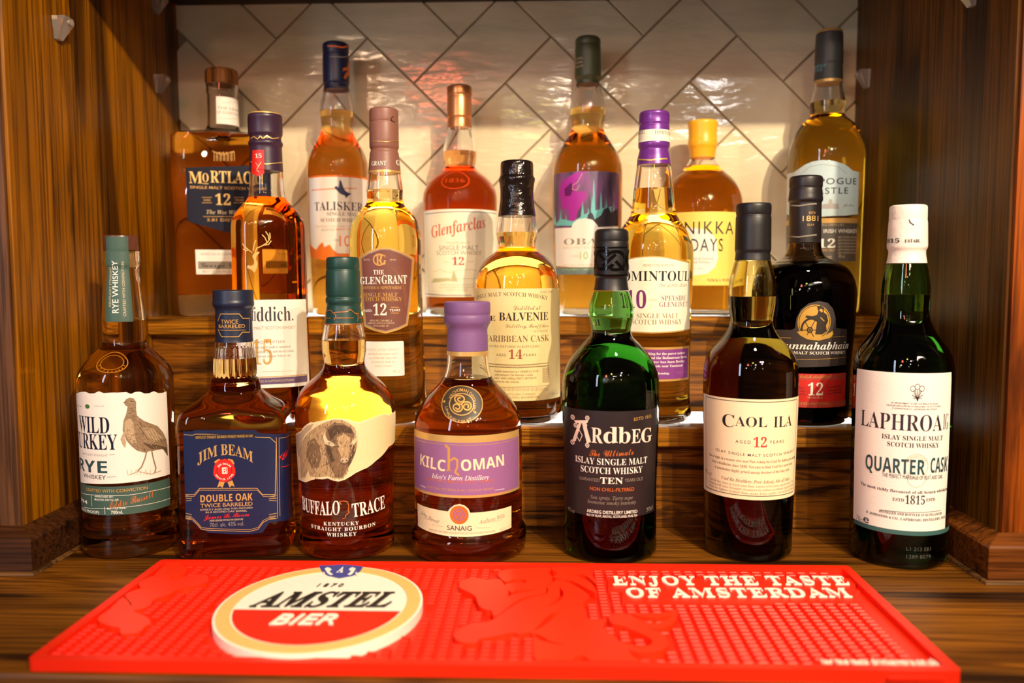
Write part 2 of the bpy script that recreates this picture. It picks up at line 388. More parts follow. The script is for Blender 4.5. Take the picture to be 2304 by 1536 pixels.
class Label:
    """Paper, foil or print lying on a bottle: one mesh, unrolled coordinates (s along the girth, z up)."""
    def __init__(s, b, ymid, base=.00025, dz=.008):
        s.dz = dz; s.conic = dz == .0008
        s.b = b; s.vs, s.fs, s.mi, s.mats = [], [], [], []; s.off = base; s.step = 0; s.ink = False
        z = b.zr(ymid, 10)[0]; s.zm = z
        s.A = [math.radians(-92+2*i) for i in range(93)]; P = [b.pt(z, a) for a in s.A]; s.L = [0]
        for p, q in zip(P, P[1:]): s.L.append(s.L[-1]+math.hypot(q[0]-p[0], q[1]-p[1]))
        m0 = s.L[46]; s.L = [x-m0 for x in s.L]
    def ang(s, x):
        L = s.L
        if x <= L[0]: return s.A[0]+(x-L[0])/.03
        if x >= L[-1]: return s.A[-1]+(x-L[-1])/.03
        lo, hi = 0, len(L)-1
        while hi-lo > 1:
            m_ = (lo+hi)//2
            if L[m_] <= x: lo = m_
            else: hi = m_
        return s.A[lo]+(s.A[hi]-s.A[lo])*(x-L[lo])/(L[hi]-L[lo])
    def at(s, px, py):
        """image point -> (s, z) on the bottle's skin"""
        b = s.b; z = b.zr(py, 5)[0]; x = 0
        for _ in range(4):
            lo, hi = s.L[2], s.L[-3]
            for _ in range(18):
                x = (lo+hi)/2
                if proj(*b.world(b.pt(z, s.ang(x))))[0] < px: lo = x
                else: hi = x
            y0 = proj(*b.world(b.pt(z, s.ang(x))))[1]; y1 = proj(*b.world(b.pt(z+.002, s.ang(x))))[1]
            z -= (py-y0)*.002/(y0-y1) if abs(y0-y1) > .2 else 0
        return x, z
    def mat(s, mt):
        if mt not in s.mats: s.mats.append(mt)
        return s.mats.index(mt)
    def put(s, polys, mt, ink=False, ds=.0014):
        dz = s.dz
        if not (ink and s.ink): s.step += 1
        s.ink = ink; off = s.off+s.step*.000025; k = s.mat(mt)
        def clip(P, ax, v, keep_low):
            o = []
            for i in range(len(P)):
                a, c = P[i-1], P[i]; ia = (a[ax] <= v) == keep_low or a[ax] == v; ic = (c[ax] <= v) == keep_low or c[ax] == v
                if ia != ic:
                    t = (v-a[ax])/(c[ax]-a[ax]); q = [a[0]+(c[0]-a[0])*t, a[1]+(c[1]-a[1])*t]; q[ax] = v; o.append(tuple(q))
                if ic: o.append(c)
            return o
        def cut(P, ax, d):
            a, c = min(p[ax] for p in P), max(p[ax] for p in P); i0, i1 = math.floor(a/d), math.floor(c/d)
            if i0 == i1: return [P]
            out = []
            for i in range(i0, i1+1):
                Q = P
                if i > i0: Q = clip(Q, ax, i*d, False)
                if i < i1 and len(Q) > 2: Q = clip(Q, ax, (i+1)*d, True)
                if len(Q) > 2: out.append(Q)
            return out
        for P in polys:
            for Q in cut(P, 0, ds):
                for T in cut(Q, 1, dz):
                    b0 = len(s.vs)
                    for x, z in T: s.vs.append(s.b.pt(z, s.ang(x)*(s.b.R(s.zm)/s.b.R(z) if s.conic else 1), off))
                    s.fs.append(tuple(range(b0, b0+len(T)))); s.mi.append(k)
    def tess(s, loops):
        flat = [p for l in loops for p in l]
        return [tuple(flat[i] for i in t) for t in tessellate_polygon([[Vector((x, z, 0)) for x, z in l] for l in loops])]
    def poly(s, mt, pts, *holes):
        s.put(s.tess([[s.at(*p) for p in l] for l in (pts,)+holes]), mt); return s
    def rect(s, mt, x0, x1, y0, y1, r=0, frame=0, mid=None):
        """rows read at column mid (default: the rectangle's own middle); frame = line width in px for an outline only"""
        c = (x0+x1)/2 if mid is None else mid; ym = (y0+y1)/2
        a, b = s.at(x0, ym)[0], s.at(x1, ym)[0]; zt, zb = s.at(c, y0)[1], s.at(c, y1)[1]
        pxm = (zt-zb)/abs(y1-y0); r *= pxm; w = frame*pxm
        def rr(a, b, zb, zt, r):
            if r <= 0: return [(a, zb), (b, zb), (b, zt), (a, zt)]
            o = []
            for cx_, cz, t in ((b-r, zb+r, -90), (b-r, zt-r, 0), (a+r, zt-r, 90), (a+r, zb+r, 180)):
                o += [(cx_+r*math.cos(math.radians(t+i*22.5)), cz+r*math.sin(math.radians(t+i*22.5))) for i in range(5)]
            return o
        L = [rr(a, b, zb, zt, r)]
        if frame: L.append(rr(a+w, b-w, zb+w, zt-w, max(0, r-w)))
        s.put(s.tess(L), mt); return s
    def ell(s, mt, cx, cy_, rx, ry=None, inner=0, n=28, a0=0, a1=360):
        ry = ry or rx; x, z = s.at(cx, cy_); ax = abs(s.at(cx+rx, cy_)[0]-s.at(cx-rx, cy_)[0])/2; az = abs(s.at(cx, cy_-ry)[1]-s.at(cx, cy_+ry)[1])/2
        full = a1-a0 >= 360; N = n if full else n+1
        T = [math.radians(a0+(a1-a0)*i/n) for i in range(N)]
        o = [(x+ax*math.cos(t), z+az*math.sin(t)) for t in T]
        if inner:
            i_ = [(x+ax*inner*math.cos(t), z+az*inner*math.sin(t)) for t in T]
            polys = [(o[k], o[(k+1) % N], i_[(k+1) % N], i_[k]) for k in range(n)]
            s.put(polys, mt)
        else: s.put(s.tess([o]), mt)
        return s
    def line(s, mt, pts, w=1.5, closed=False):
        P = [s.at(*p) for p in pts]; m_ = abs(s.at(pts[0][0], pts[0][1]-4)[1]-s.at(pts[0][0], pts[0][1]+4)[1])/8*w/2
        if closed: P = P+[P[0]]
        polys = []
        for a, b in zip(P, P[1:]):
            dx, dz = b[0]-a[0], b[1]-a[1]; l = math.hypot(dx, dz) or 1; nx, nz = -dz/l*m_, dx/l*m_; ex, ez = dx/l*m_*.5, dz/l*m_*.5
            polys.append(((a[0]-ex+nx, a[1]-ez+nz), (a[0]-ex-nx, a[1]-ez-nz), (b[0]+ex-nx, b[1]+ez-nz), (b[0]+ex+nx, b[1]+ez+nz)))
        s.put(polys, mt, True); return s
    def text(s, mt, t, cx, y, w, h, st='s', rot=0, arc=0, track=1., ring=None):
        """w = width, h = capital height in image px at the baseline centre (cx, y); arc = sag of the baseline in px;
        ring = (radius px, mid angle): letters set round a circle centred on (cx, y)"""
        vs, fs, a, b = glyphs(t, st, track); ch = caph(st)
        x, z = s.at(cx, y); up = abs(s.at(cx, y-6)[1]-s.at(cx, y+6)[1])/12; ac = abs(s.at(cx+4, y)[0]-s.at(cx-4, y)[0])/8
        if ring:
            rad, mid = ring; R_ = rad*up; sy = h*up/ch; tot = math.radians(abs(w)); k = tot/(b-a); flip = w < 0; q = []
            for v in vs:
                u = ((v[0]-a)/(b-a)-.5)*tot
                if not flip: t_ = math.radians(mid)-u; rr = R_+v[1]*sy
                else: t_ = math.radians(mid)+u; rr = R_-v[1]*sy+ch*sy
                q.append((x+rr*math.cos(t_), z+rr*math.sin(t_)))
        else:
            if abs(rot) < 45:
                x0, x1 = s.at(cx-w/2, y)[0], s.at(cx+w/2, y)[0]; sx = (x1-x0)/(b-a); mx = (x0+x1)/2
            else: sx = w*up/(b-a); mx = x
            sy = h*up/ch; c, q_ = math.cos(math.radians(rot)), math.sin(math.radians(rot)); q = []
            for v in vs:
                u = (v[0]-(a+b)/2)*sx; d = v[1]*sy
                if arc: d += abs(arc)*up*((arc > 0)-(1 if arc > 0 else -1)*(2*(v[0]-(a+b)/2)/(b-a))**2)
                q.append((mx+c*u-q_*d, z+q_*u+c*d))
        s.put([tuple(q[i] for i in f) for f in fs], mt, True); return s
    def done(s, name='label', label=None):
        o = mesh(name, s.vs, s.fs, s.mats, s.mi, None, s.b.root)
        if label: o['label'] = label
        return o

# ------------------------------------------------------------------ the setting
XL, XR, DP, DB, ZT = -.4647, .4035, .717, 1.0713, .6126
OAKV = wood('side_panel_oak_lit', 2, (172, 105, 2), (72, 37, 0), .36, 1, 3.1, .45)  # left panel: oak lightened in colour for the light falling on it
OAKV_SHADE = wood('side_panel_oak_shaded', 2, (122, 74, 6), (50, 29, 3), .36, 1.1, 8.4, .4)  # right panel: same oak, weaker light there painted in as darker colour
PIL = wood('pillar_oak_cool_lit', 2, (120, 76, 40), (50, 30, 22), .45, 1.2, 1.2, .4)  # left pillar front: bluish light on the oak put into its colour
OAKX = wood('counter_oak', 0, (142, 84, 16), (46, 25, 5), .40, 1.25, 5.2, .55)
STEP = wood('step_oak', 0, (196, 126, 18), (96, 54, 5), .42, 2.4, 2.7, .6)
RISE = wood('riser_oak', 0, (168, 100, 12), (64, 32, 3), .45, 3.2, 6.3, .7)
DARK = wood('plinth_oak', 0, (84, 46, 20), (32, 18, 10), .42, 1.5, 9.1, .5)
DARKY = wood('plinth_oak_side', 1, (70, 38, 18), (30, 16, 8), .42, 1.5, 4.1, .5)
BLACKOAK = wood('shelf_oak', 0, (60, 40, 22), (28, 18, 10), .6, 1.5, 7.7, .4)

def structure(o): o['kind'] = 'structure'; return o
def box(name, a, b, mat, bev=0, parent=None):
    q = MB(); q.box(a, b, bev); return q.obj(name, mat, parent)
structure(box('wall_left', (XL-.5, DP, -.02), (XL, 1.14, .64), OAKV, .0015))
structure(box('wall_right', (XR, DP, -.02), (XR+.5, 1.14, .64), OAKV_SHADE, .0015))
structure(box('trim_1', (XL-.5, DP-.004, .03), (XL-.0022, DP-.0002, .64), PIL))
structure(box('trim_2', (XR+.0022, DP-.004, .03), (XR+.5, DP-.0002, .64), wood('pillar_oak_warm_lit', 2, (170, 80, 10), (84, 36, 4), .4, 1.2, 6.6, .4)))  # right pillar front: same oak, orange light put into the colour
structure(box('ceiling', (XL+.0005, DP+.004, ZT), (XR-.0005, DB+.05, ZT+.022), BLACKOAK, .001))

# tiled back wall: glossy 2:1 herringbone, one mesh
tm, nt, out = nodes('cream_glazed_tile'); N = nt.nodes.new; L = nt.links.new
b = N('ShaderNodeBsdfPrincipled'); tc = N('ShaderNodeTexCoord')
n1 = N('ShaderNodeTexNoise'); n1.inputs['Scale'].default_value = 9; n1.inputs['Detail'].default_value = 4; L(tc.outputs['Object'], n1.inputs['Vector'])
rp = N('ShaderNodeValToRGB'); L(n1.outputs[0], rp.inputs[0]); e = rp.color_ramp.elements
e[0].position = .3; e[0].color = srgb((204, 186, 152))+(1,); e[1].position = .7; e[1].color = srgb((232, 216, 182))+(1,)
L(rp.outputs[0], b.inputs['Base Color']); b.inputs['Roughness'].default_value = .12; b.inputs['Specular IOR Level'].default_value = .55
mp = N('ShaderNodeMapping'); mp.inputs['Rotation'].default_value = (0, math.radians(42), 0); mp.inputs['Scale'].default_value = (16, 40, 60); L(tc.outputs['Object'], mp.inputs[0])
n2 = N('ShaderNodeTexNoise'); n2.inputs['Scale'].default_value = 1; n2.inputs['Detail'].default_value = 3.5; L(mp.outputs[0], n2.inputs['Vector'])
bp = N('ShaderNodeBump'); bp.inputs['Strength'].default_value = .5; bp.inputs['Distance'].default_value = .004; L(n2.outputs[0], bp.inputs['Height']); L(bp.outputs[0], b.inputs['Normal'])
L(b.outputs[0], out.inputs[0])
GROUT = M('tile_grout', (150, 128, 100), .8)
vs, fs, mi = [], [], []
O = (-.0405, .6257); A = (.0589, -.0576); B = (.0588, .0572)
def wallpt(v, u): return (O[0]+A[0]*v+B[0]*u, O[1]+A[1]*v+B[1]*u)
for g in range(-14, 18):
    for j in range(-16, 16):
        if (g+j) % 4 == 0: q = (g, j, g+2, j+1)
        elif (g+j) % 4 == 3: q = (g, j-1, g+1, j+1)
        else: continue
        c = wallpt((q[0]+q[2])/2, (q[1]+q[3])/2)
        if not (XL-.06 < c[0] < XR+.06 and .10 < c[1] < ZT+.06): continue
        tx, tz = random.gauss(0, .007), random.gauss(0, .007); base = len(vs)
        for inset, y in ((.012, .006), (.012, .0012), (.020, 0)):
            for v, u in ((q[0]+inset, q[1]+inset), (q[2]-inset, q[1]+inset), (q[2]-inset, q[3]-inset), (q[0]+inset, q[3]-inset)):
                x, z = wallpt(v, u); vs.append((x, DB+y+(x-c[0])*tx+(z-c[1])*tz, z))
        for k in (0, 4):
            for i in range(4): n_ = (i+1) % 4; fs.append((base+k+i, base+k+n_, base+k+4+n_, base+k+4+i)); mi.append(0)
        fs.append(tuple(base+8+i for i in range(4))); mi.append(0)
k = len(vs); vs += [(XL-.06, DB+.0032, .10), (XR+.06, DB+.0032, .10), (XR+.06, DB+.0032, ZT+.06), (XL-.06, DB+.0032, ZT+.06),
                    (XL-.06, DB+.02, .10), (XR+.06, DB+.02, .10), (XR+.06, DB+.02, ZT+.06), (XL-.06, DB+.02, ZT+.06)]
for f in ((0, 1, 2, 3), (7, 6, 5, 4), (0, 4, 5, 1), (3, 2, 6, 7), (0, 3, 7, 4), (1, 5, 6, 2)): fs.append(tuple(k+i for i in f)); mi.append(1)
structure(mesh('wall_back', vs, fs, [tm, GROUT], mi))

# plinths round the feet of the side panels
def sweep(name, path, sec, mat):
    """path: list of (x, y, ox, oy) where (ox, oy) is the outward mitre; sec: (offset, z)"""
    vs, fs = [], []; n = len(sec)
    for x, y, ox, oy in path: vs += [(x+ox*d, y+oy*d, z) for d, z in sec]
    for i in range(len(path)-1):
        for j in range(n): a, c = i*n+j, i*n+(j+1) % n; fs.append((a, c, c+n, a+n))
    fs.append(tuple(range(n))[::-1]); fs.append(tuple((len(path)-1)*n+j for j in range(n)))
    return structure(mesh(name, vs, fs, mat))
SEC = [(.0002, .0005), (.017, .0005), (.0187, .002), (.0187, .0305), (.0172, .0325), (.0002, .039)]
sweep('baseboard_left', [(XL-.45, DP-.0045, 0, -1), (XL, DP-.0045, 1, -1), (XL, .844, 1, 0)], SEC, DARK)
sweep('baseboard_right', [(XR+.45, DP-.0045, 0, -1), (XR, DP-.0045, -1, -1), (XR, .844, -1, 0)], SEC, wood('plinth_oak_warm', 0, (124, 66, 18), (58, 28, 8), .4, 1.5, 2.2, .5))
BEAD = wood('plinth_bead_oak', 0, (140, 96, 48), (74, 46, 22), .55, 2, 2.9, .4)
S2 = [(.019, .0004), (.0222, .0004), (.0215, .0022), (.019, .0032)]
sweep('trim_3', [(XL-.45, DP-.0045, 0, -1), (XL, DP-.0045, 1, -1), (XL, .844, 1, 0)], S2, BEAD)
sweep('trim_4', [(XR+.45, DP-.0045, 0, -1), (XR, DP-.0045, -1, -1), (XR, .844, -1, 0)], S2, BEAD)

# counter
ct = empty('bar_counter', (0, .8, 0), 'dark stained oak bar counter running under the steps and the red mat', 'counter')
q = MB(); ye = lambda x: .5155-.016*(x+.32)
prof = [(.010, -.16), (.010, -.03), (.004, -.027), (.0, -.018), (0, -.004), (.0012, -.0012), (.004, 0)]
vv = []
for x in (-1.0, -.5, 0, .5, 1.0): vv += [(x, ye(x)+d-.8, z) for d, z in prof]+[(x, 1.12-.8, 0), (x, 1.12-.8, -.16)]
n = len(prof)+2; ff = []
for i in range(4):
    for j in range(n): a, c = i*n+j, i*n+(j+1) % n; ff.append((a, a+n, c+n, c))
ff += [tuple(range(n)), tuple(4*n+j for j in range(n))[::-1]]
mesh('worktop', vv, ff, OAKX, None, 35, ct)

# two lit steps
def led(name, power):
    mt, nt, out = nodes(name); em = nt.nodes.new('ShaderNodeEmission'); em.inputs[0].default_value = (1, .93, .80, 1); em.inputs[1].default_value = power
    nt.links.new(em.outputs[0], out.inputs[0]); return mt
def step(label, y, ylip, zlo, z0, z1, ridge, px0, px1, py0, py1, power):
    r = empty('display_step', (0, y, 0), label, 'display step')
    def bx(nm, a, c, mat, bev): o = box(nm, (a[0], a[1]-y, a[2]), (c[0], c[1]-y, c[2]), mat, bev, r); return o
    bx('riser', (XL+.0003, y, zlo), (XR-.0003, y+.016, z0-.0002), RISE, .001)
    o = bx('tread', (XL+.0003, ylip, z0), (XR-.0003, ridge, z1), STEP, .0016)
    o = bx('light_panel', (px0, py0, z1-.001), (px1, py1, z1+.0003), led('light_panel_%s' % ('low' if z1 < .15 else 'high'), power), .0002); o['label'] = 'glowing white light panel set into the tread'
STEP1, STEP2 = .1088, .2160
step('lower oak display step with a glowing light panel, behind the front row of bottles', .846, .832, .0003, .0879, STEP1, .9725, -.352, .340, .859, .930, 6)
step('upper oak display step against the tiled wall, behind the middle row of bottles', .973, .961, STEP1+.0003, .1952, STEP2, 1.0708, -.345, .335, 1.0, 1.058, 6)

# shelf pegs of clear plastic
CLEAR = whitened('clear_plastic', (246, 238, 232))  # pinkish white base colour stands in for highlights on the clear plastic
def peg(x, y, z, side, label):
    r = empty('shelf_peg', (x, y, z), label, 'shelf peg', 'clear shelf pegs on the side panels')
    q = MB(); w, d, h = .0075, .013, .021; s_ = side
    prof = [(0, 0), (d, 0), (d, -.007), (.004, -h), (0, -h)]; vv = [(s_*(a+.0003), yy*k_, c) for k_, t in ((-w, 0), (w, 0)) for a, c in prof for yy in (1,)]
    # flanks taper towards the foot
    vv = [(s_*(a+.0003), sg*w*(1 if c > -.01 else .55), c) for sg in (-1, 1) for a, c in prof]
    n = len(prof); ff = [tuple(range(n)), tuple(range(n, 2*n))[::-1]]+[(i, i+n, (i+1) % n+n, (i+1) % n) for i in range(n)]
    if side > 0: ff = [f[::-1] for f in ff]
    mesh('bracket', vv, ff, CLEAR, None, None, r)
    q = MB(); vv, ff = [], []
    for k_, (xx, rr) in enumerate(((d+.0006, .0042), (d+.0030, .0042), (d+.0034, .0036))):
        vv += [(s_*xx, rr*math.cos(t*math.pi/8), -.0055+rr*math.sin(t*math.pi/8)*.7) for t in range(16)]
    for k_ in (0, 1):
        for t in range(16): a, c = k_*16+t, k_*16+(t+1) % 16; ff.append((a, c, c+16, a+16) if side > 0 else (a+16, c+16, c, a))
    ff += [tuple(range(16))[::-1 if side > 0 else 1], tuple(range(32, 48))[::1 if side > 0 else -1]]
    mesh('pin_head', vv, ff, CLEAR, None, 40, r)
peg(XL, .799, .513, 1, 'clear plastic shelf peg high on the left panel, nearer the front')
peg(XL, 1.009, .509, 1, 'clear plastic shelf peg on the left panel beside the tiles')
peg(XL, 1.010, .604, 1, 'clear plastic shelf peg tucked under the shelf at the left panel')
peg(XR, .790, .531, -1, 'clear plastic shelf peg at the top of the right panel, nearer the front')
peg(XR, 1.030, .512, -1, 'clear plastic shelf peg on the right panel beside the tiles')

# ------------------------------------------------------------------ bar mat
RED = M('red_rubber', (238, 36, 6), .42, 0, .35, vary=.03, bscale=60); REDL = M('red_rubber_relief', (242, 46, 12), .36, 0, .4, vary=.03, bscale=60)
WHITE = M('white_rubber', (246, 238, 222), .45); GOLDR = M('gold_rubber', (226, 190, 112), .4); BLACKR = M('black_rubber', (24, 20, 18), .4); BLUER = M('blue_rubber', (62, 70, 150), .45)
mat = empty('bar_mat', (-.0332, .5169, .0003), 'red rubber bar mat with a raised lion and a round white badge', 'bar mat', None, -.0024)
MW, ML, RIM = .3062, .1951, .0085
def ml(px, py, z=.0088):
    g = ground(px, py, z); dx, dy = g.x+.0332, g.y-.5169; c, s_ = math.cos(.0024), math.sin(.0024); return (c*dx-s_*dy, s_*dx+c*dy)
def C6(pts): return [ml(x/2.304, 1240+y/2.304) for x, y in pts]
def C7(pts): return [(a, max(c, .0085)) for a, c in (ml(960+x/3.1135, 1240+y/3.1135) for x, y in pts)]
def rrect(x0, x1, y0, y1, r, n=5):
    o = []
    for cx, cyy, t in ((x1-r, y0+r, -90), (x1-r, y1-r, 0), (x0+r, y1-r, 90), (x0+r, y0+r, 180)):
        o += [(cx+r*math.cos(math.radians(t+i*90/n)), cyy+r*math.sin(math.radians(t+i*90/n))) for i in range(n+1)]
    return o
def inside(p, L):
    c = False
    for i in range(len(L)):
        a, d = L[i-1], L[i]
        if (a[1] > p[1]) != (d[1] > p[1]) and p[0] < (d[0]-a[0])*(p[1]-a[1])/(d[1]-a[1])+a[0]: c = not c
    return c
def smooth(L, n=3):
    """Catmull-Rom through a closed outline"""
    o = []
    for i in range(len(L)):
        p0, p1, p2, p3 = L[i-1], L[i], L[(i+1) % len(L)], L[(i+2) % len(L)]
        for k in range(n):
            t = k/n; o.append(tuple(.5*(2*p1[a]+(p2[a]-p0[a])*t+(2*p0[a]-5*p1[a]+4*p2[a]-p3[a])*t*t+(3*p1[a]-p0[a]-3*p2[a]+p3[a])*t**3) for a in (0, 1)))
    return o
BC, BRX, BRY = (-.1325, .0895), .0775, .0845
badge = [(BC[0]+BRX*math.cos(t*math.pi/36), BC[1]+BRY*math.sin(t*math.pi/36)) for t in range(72)]
lion_body = C7([(870, 230), (905, 205), (1000, 220), (1110, 285), (1140, 318), (1095, 365), (1115, 420), (1130, 470), (1200, 480), (1262, 470), (1240, 520), (1255, 560), (1310, 590),
    (1345, 630), (1425, 650), (1480, 672), (1430, 700), (1440, 730), (1490, 760), (1500, 790), (1570, 815), (1620, 836), (1180, 836), (1150, 790), (1120, 745), (1080, 728), (1030, 748), (1030, 778), (1090, 770), (1115, 790), (1135, 836),
    (885, 834), (885, 795), (830, 780), (765, 762), (745, 690), (742, 570), (650, 580), (600, 570), (520, 585), (440, 600), (370, 612), (345, 640), (270, 640), (215, 625), (192, 590), (205, 555), (260, 525), (350, 500), (430, 495),
    (500, 455), (550, 420), (650, 355), (760, 315), (835, 300), (850, 268), (845, 245)])
g1 = C7([(780, 525), (830, 470), (880, 430), (930, 428), (900, 455), (850, 500), (790, 540), (748, 556)])
g2 = C7([(750, 575), (800, 590), (860, 625), (960, 655), (920, 652), (830, 630), (770, 605)])
g3 = C7([(930, 250), (960, 290), (940, 335), (890, 370), (850, 385), (900, 350), (932, 305)])
lion_head = C7([(500, 150), (560, 128), (640, 122), (860, 118), (850, 150), (872, 172), (880, 210), (835, 250), (760, 262), (700, 268), (640, 268), (600, 290), (565, 268), (548, 236), (600, 222), (680, 224), (698, 206), (670, 194), (620, 195), (560, 214), (520, 192)])
lion_jaw = C7([(330, 190), (430, 200), (515, 200), (548, 245), (575, 295), (560, 320), (620, 300), (720, 285), (800, 262), (838, 262), (828, 292), (740, 310), (640, 345), (540, 418), (500, 448), (470, 455), (452, 415), (420, 412), (370, 385), (335, 310), (240, 262), (228, 235), (250, 205)])
mane1 = C7([(885, 118), (1085, 122), (1165, 175), (1190, 235), (1110, 170), (1000, 150), (905, 146)])
mane2 = C7([(895, 172), (1050, 178), (1150, 225), (1192, 295), (1120, 262), (1010, 208), (905, 190)])
tail = C7([(1275, 470), (1290, 450), (1350, 440), (1430, 455), (1530, 500), (1640, 505), (1720, 460), (1700, 455), (1600, 470), (1480, 455), (1440, 440), (1560, 440), (1690, 430), (1740, 410), (1758, 440), (1745, 490), (1690, 530), (1600, 548), (1560, 545),
    (1660, 590), (1690, 640), (1680, 680), (1600, 712), (1500, 715), (1430, 700), (1420, 680), (1520, 676), (1580, 650), (1560, 610), (1450, 560), (1370, 530), (1300, 510)])
paws = [C6(x) for x in ([(800, 125), (845, 78), (880, 64), (930, 62), (968, 92), (950, 112), (890, 128), (850, 142)],
    [(722, 162), (780, 130), (845, 130), (888, 142), (870, 160), (790, 182), (735, 186)],
    [(650, 226), (720, 195), (840, 160), (900, 150), (980, 128), (1060, 120), (1080, 140), (1070, 160), (1000, 182), (930, 197), (870, 226), (800, 250), (770, 285), (690, 305), (680, 270)],
    [(505, 352), (570, 300), (640, 240), (690, 300), (700, 315), (740, 332), (772, 350), (782, 375), (750, 392), (720, 420), (630, 430), (620, 400), (560, 385)])]
relief = [smooth(x) for x in (lion_head, lion_jaw, mane1, mane2, tail)]; body_l = smooth(lion_body)
pawr = [smooth(x) for x in paws]
def tbox(x0, x1, y0, y1): return [ml(x0, y0), ml(x1, y0), ml(x1, y1), ml(x0, y1)]
boxes = [tbox(1368, 1925, 1294, 1323), tbox(1400, 1935, 1321, 1351), tbox(1845, 2118, 1487, 1502), tbox(2000, 2130, 1500, 1513)]
q = MB(); o_, i_ = rrect(-MW, MW, 0, ML, .004), rrect(-MW+.0075, MW-.0075, .0075, ML-.0075, .003)
q.prism([o_, i_[::-1]], 0, RIM); q.prism([i_], 0, .0036, True)
avoid = relief+pawr+[body_l]+[[(BC[0]+(x-BC[0])*1.03, BC[1]+(y-BC[1])*1.03) for x, y in badge]]+boxes
PX, PY = .0097, .0062
ny, nx = int((ML-.02)/PY), int((2*MW-.022)/PX)
for r_ in range(ny):
    for c_ in range(nx):
        x, y = -MW+.0135+c_*PX, .0125+r_*PY
        if any(inside((x+dx, y+dy), L) for L in avoid for dx in (-.003, .003) for dy in (-.0017, .0017)): continue
        a, d = .0033, .00165
        vv = [(x+sx*a*.98, y+sy*d, .0035) for sx, sy in ((-1, -1), (1, -1), (1, 1), (-1, 1))]+[(x+sx*a*.92, y+sy*d*.9, .0070) for sx, sy in ((-1, -1), (1, -1), (1, 1), (-1, 1))]+[(x+sx*a*.82, y+sy*d*.66, .0076) for sx, sy in ((-1, -1), (1, -1), (1, 1), (-1, 1))]
        ff = [(8, 9, 10, 11)]+[(k+i, k+(i+1) % 4, k+4+(i+1) % 4, k+4+i) for k in (0, 4) for i in range(4)]
        q.add(vv, ff)
q.obj('tray', RED, mat)
q = MB(); q.prism([body_l, smooth(g1), smooth(g2), smooth(g3)], .0037, .0086)
for k, l in enumerate(relief): q.prism([l], .0037, .0087+.00015*k)
q.obj('lion_relief', REDL, mat)['label'] = 'raised prancing lion'
q = MB()
for k, l in enumerate(pawr): q.prism([l], .0037, .0083+.0002*k)
q.obj('paw_relief', REDL, mat)['label'] = 'raised paws of a second lion'
def ring(k): return [(BC[0]+(x-BC[0])*k, BC[1]+(y-BC[1])*k) for x, y in badge]
q = MB(); q.prism([badge], .0037, .0112); bd = q.obj('badge', WHITE, mat)
q = MB(); q.prism([ring(.975), ring(.845)[::-1]], .0113, .0117); q.obj('gold_rim', GOLDR, bd)
half = [p for p in ring(.825) if p[1] <= .0795]; half.sort(key=lambda p: math.atan2(p[1]-BC[1]-.02, p[0]-BC[0]))
q = MB(); q.prism([half], .0113, .0119); q.obj('red_half', RED, bd)
def raised(name, t, st, px0, px1, pyb, pyt, z, hgt, mt, parent, shear=0., track=1.):
    vs_, fs_, a, c = glyphs(t, st, track, .5); ch = caph(st)
    p0, p1 = ml((px0), pyb, z), ml(px1, pyb, z); pm = ml((px0+px1)/2, pyt, z); hh = pm[1]-(p0[1]+p1[1])/2
    ux, uy = (p1[0]-p0[0])/(c-a), (p1[1]-p0[1])/(c-a)
    vv = [(p0[0]+(v[0]-a)*ux+v[1]/ch*hh*shear, p0[1]+(v[0]-a)*uy+v[1]/ch*hh, z+(v[2]+.5)*hgt) for v in vs_]
    return mesh(name, vv, fs_, mt, None, None, parent)
raised('brand_lettering', 'AMSTEL', 'b', 560, 868, 1367, 1334, .0113, .0012, BLACKR, bd, .30, 1.02)
raised('lower_lettering', 'BIER', 'S', 606, 750, 1406, 1383, .0120, .0010, WHITE, bd, .25, 1.05)
raised('year_lettering', '1870', 's', 712, 768, 1321, 1314, .0113, .0006, BLACKR, bd, .2, 1.6)
q = MB(); q.prism([[ml(x/2.304, 1240+y/2.304, .0113) for x, y in ((1655, 80), (1720, 78), (1770, 74), (1820, 78), (1882, 84), (1868, 108), (1830, 130), (1760, 143), (1700, 130), (1668, 108))]], .0118, .0122); cr = q.obj('crest', BLUER, bd)
q = MB()
for sg, cx0 in ((1, 1705), (-1, 1822)):      # two small white supporters and the letter between them
    for l in ([(-22, 95), (-8, 88), (6, 92), (14, 100), (2, 106), (8, 116), (20, 124), (8, 128), (-6, 120), (-14, 108)], [(-30, 112), (-20, 116), (-24, 128), (-36, 130), (-28, 122)]):
        q.prism([[ml((cx0+sg*x)/2.304, 1240+y/2.304, .0118) for x, y in l]], .0122, .0126)
q.obj('crest_figures', WHITE, cr)
raised('crest_letter', 'A', 'b', 757, 771, 1288, 1276, .0122, .0004, WHITE, cr)
q = MB(); q.prism([boxes[0]], .0037, .0058); q.prism([boxes[1]], .0037, .0059); q.prism([boxes[2]], .0037, .0046); q.prism([boxes[3]], .0037, .0047); q.obj('lettering_plate', RED, mat)
raised('slogan', 'ENJOY THE TASTE', 'b', 1380, 1914, 1317, 1299, .0060, .0012, WHITE, mat, 0, 1.12)
raised('slogan', 'OF AMSTERDAM', 'b', 1411, 1918, 1345, 1326, .0060, .0012, WHITE, mat, 0, 1.12)
raised('small_print', 'for the facts drinkaware.co.uk', 'S', 1852, 2112, 1500, 1489, .0048, .0022, WHITE, mat, 0, 1.05)
raised('small_print', 'drinkaware.co.uk', 'S', 2008, 2124, 1511, 1502, .0048, .0022, WHITE, mat, 0, 1.05)

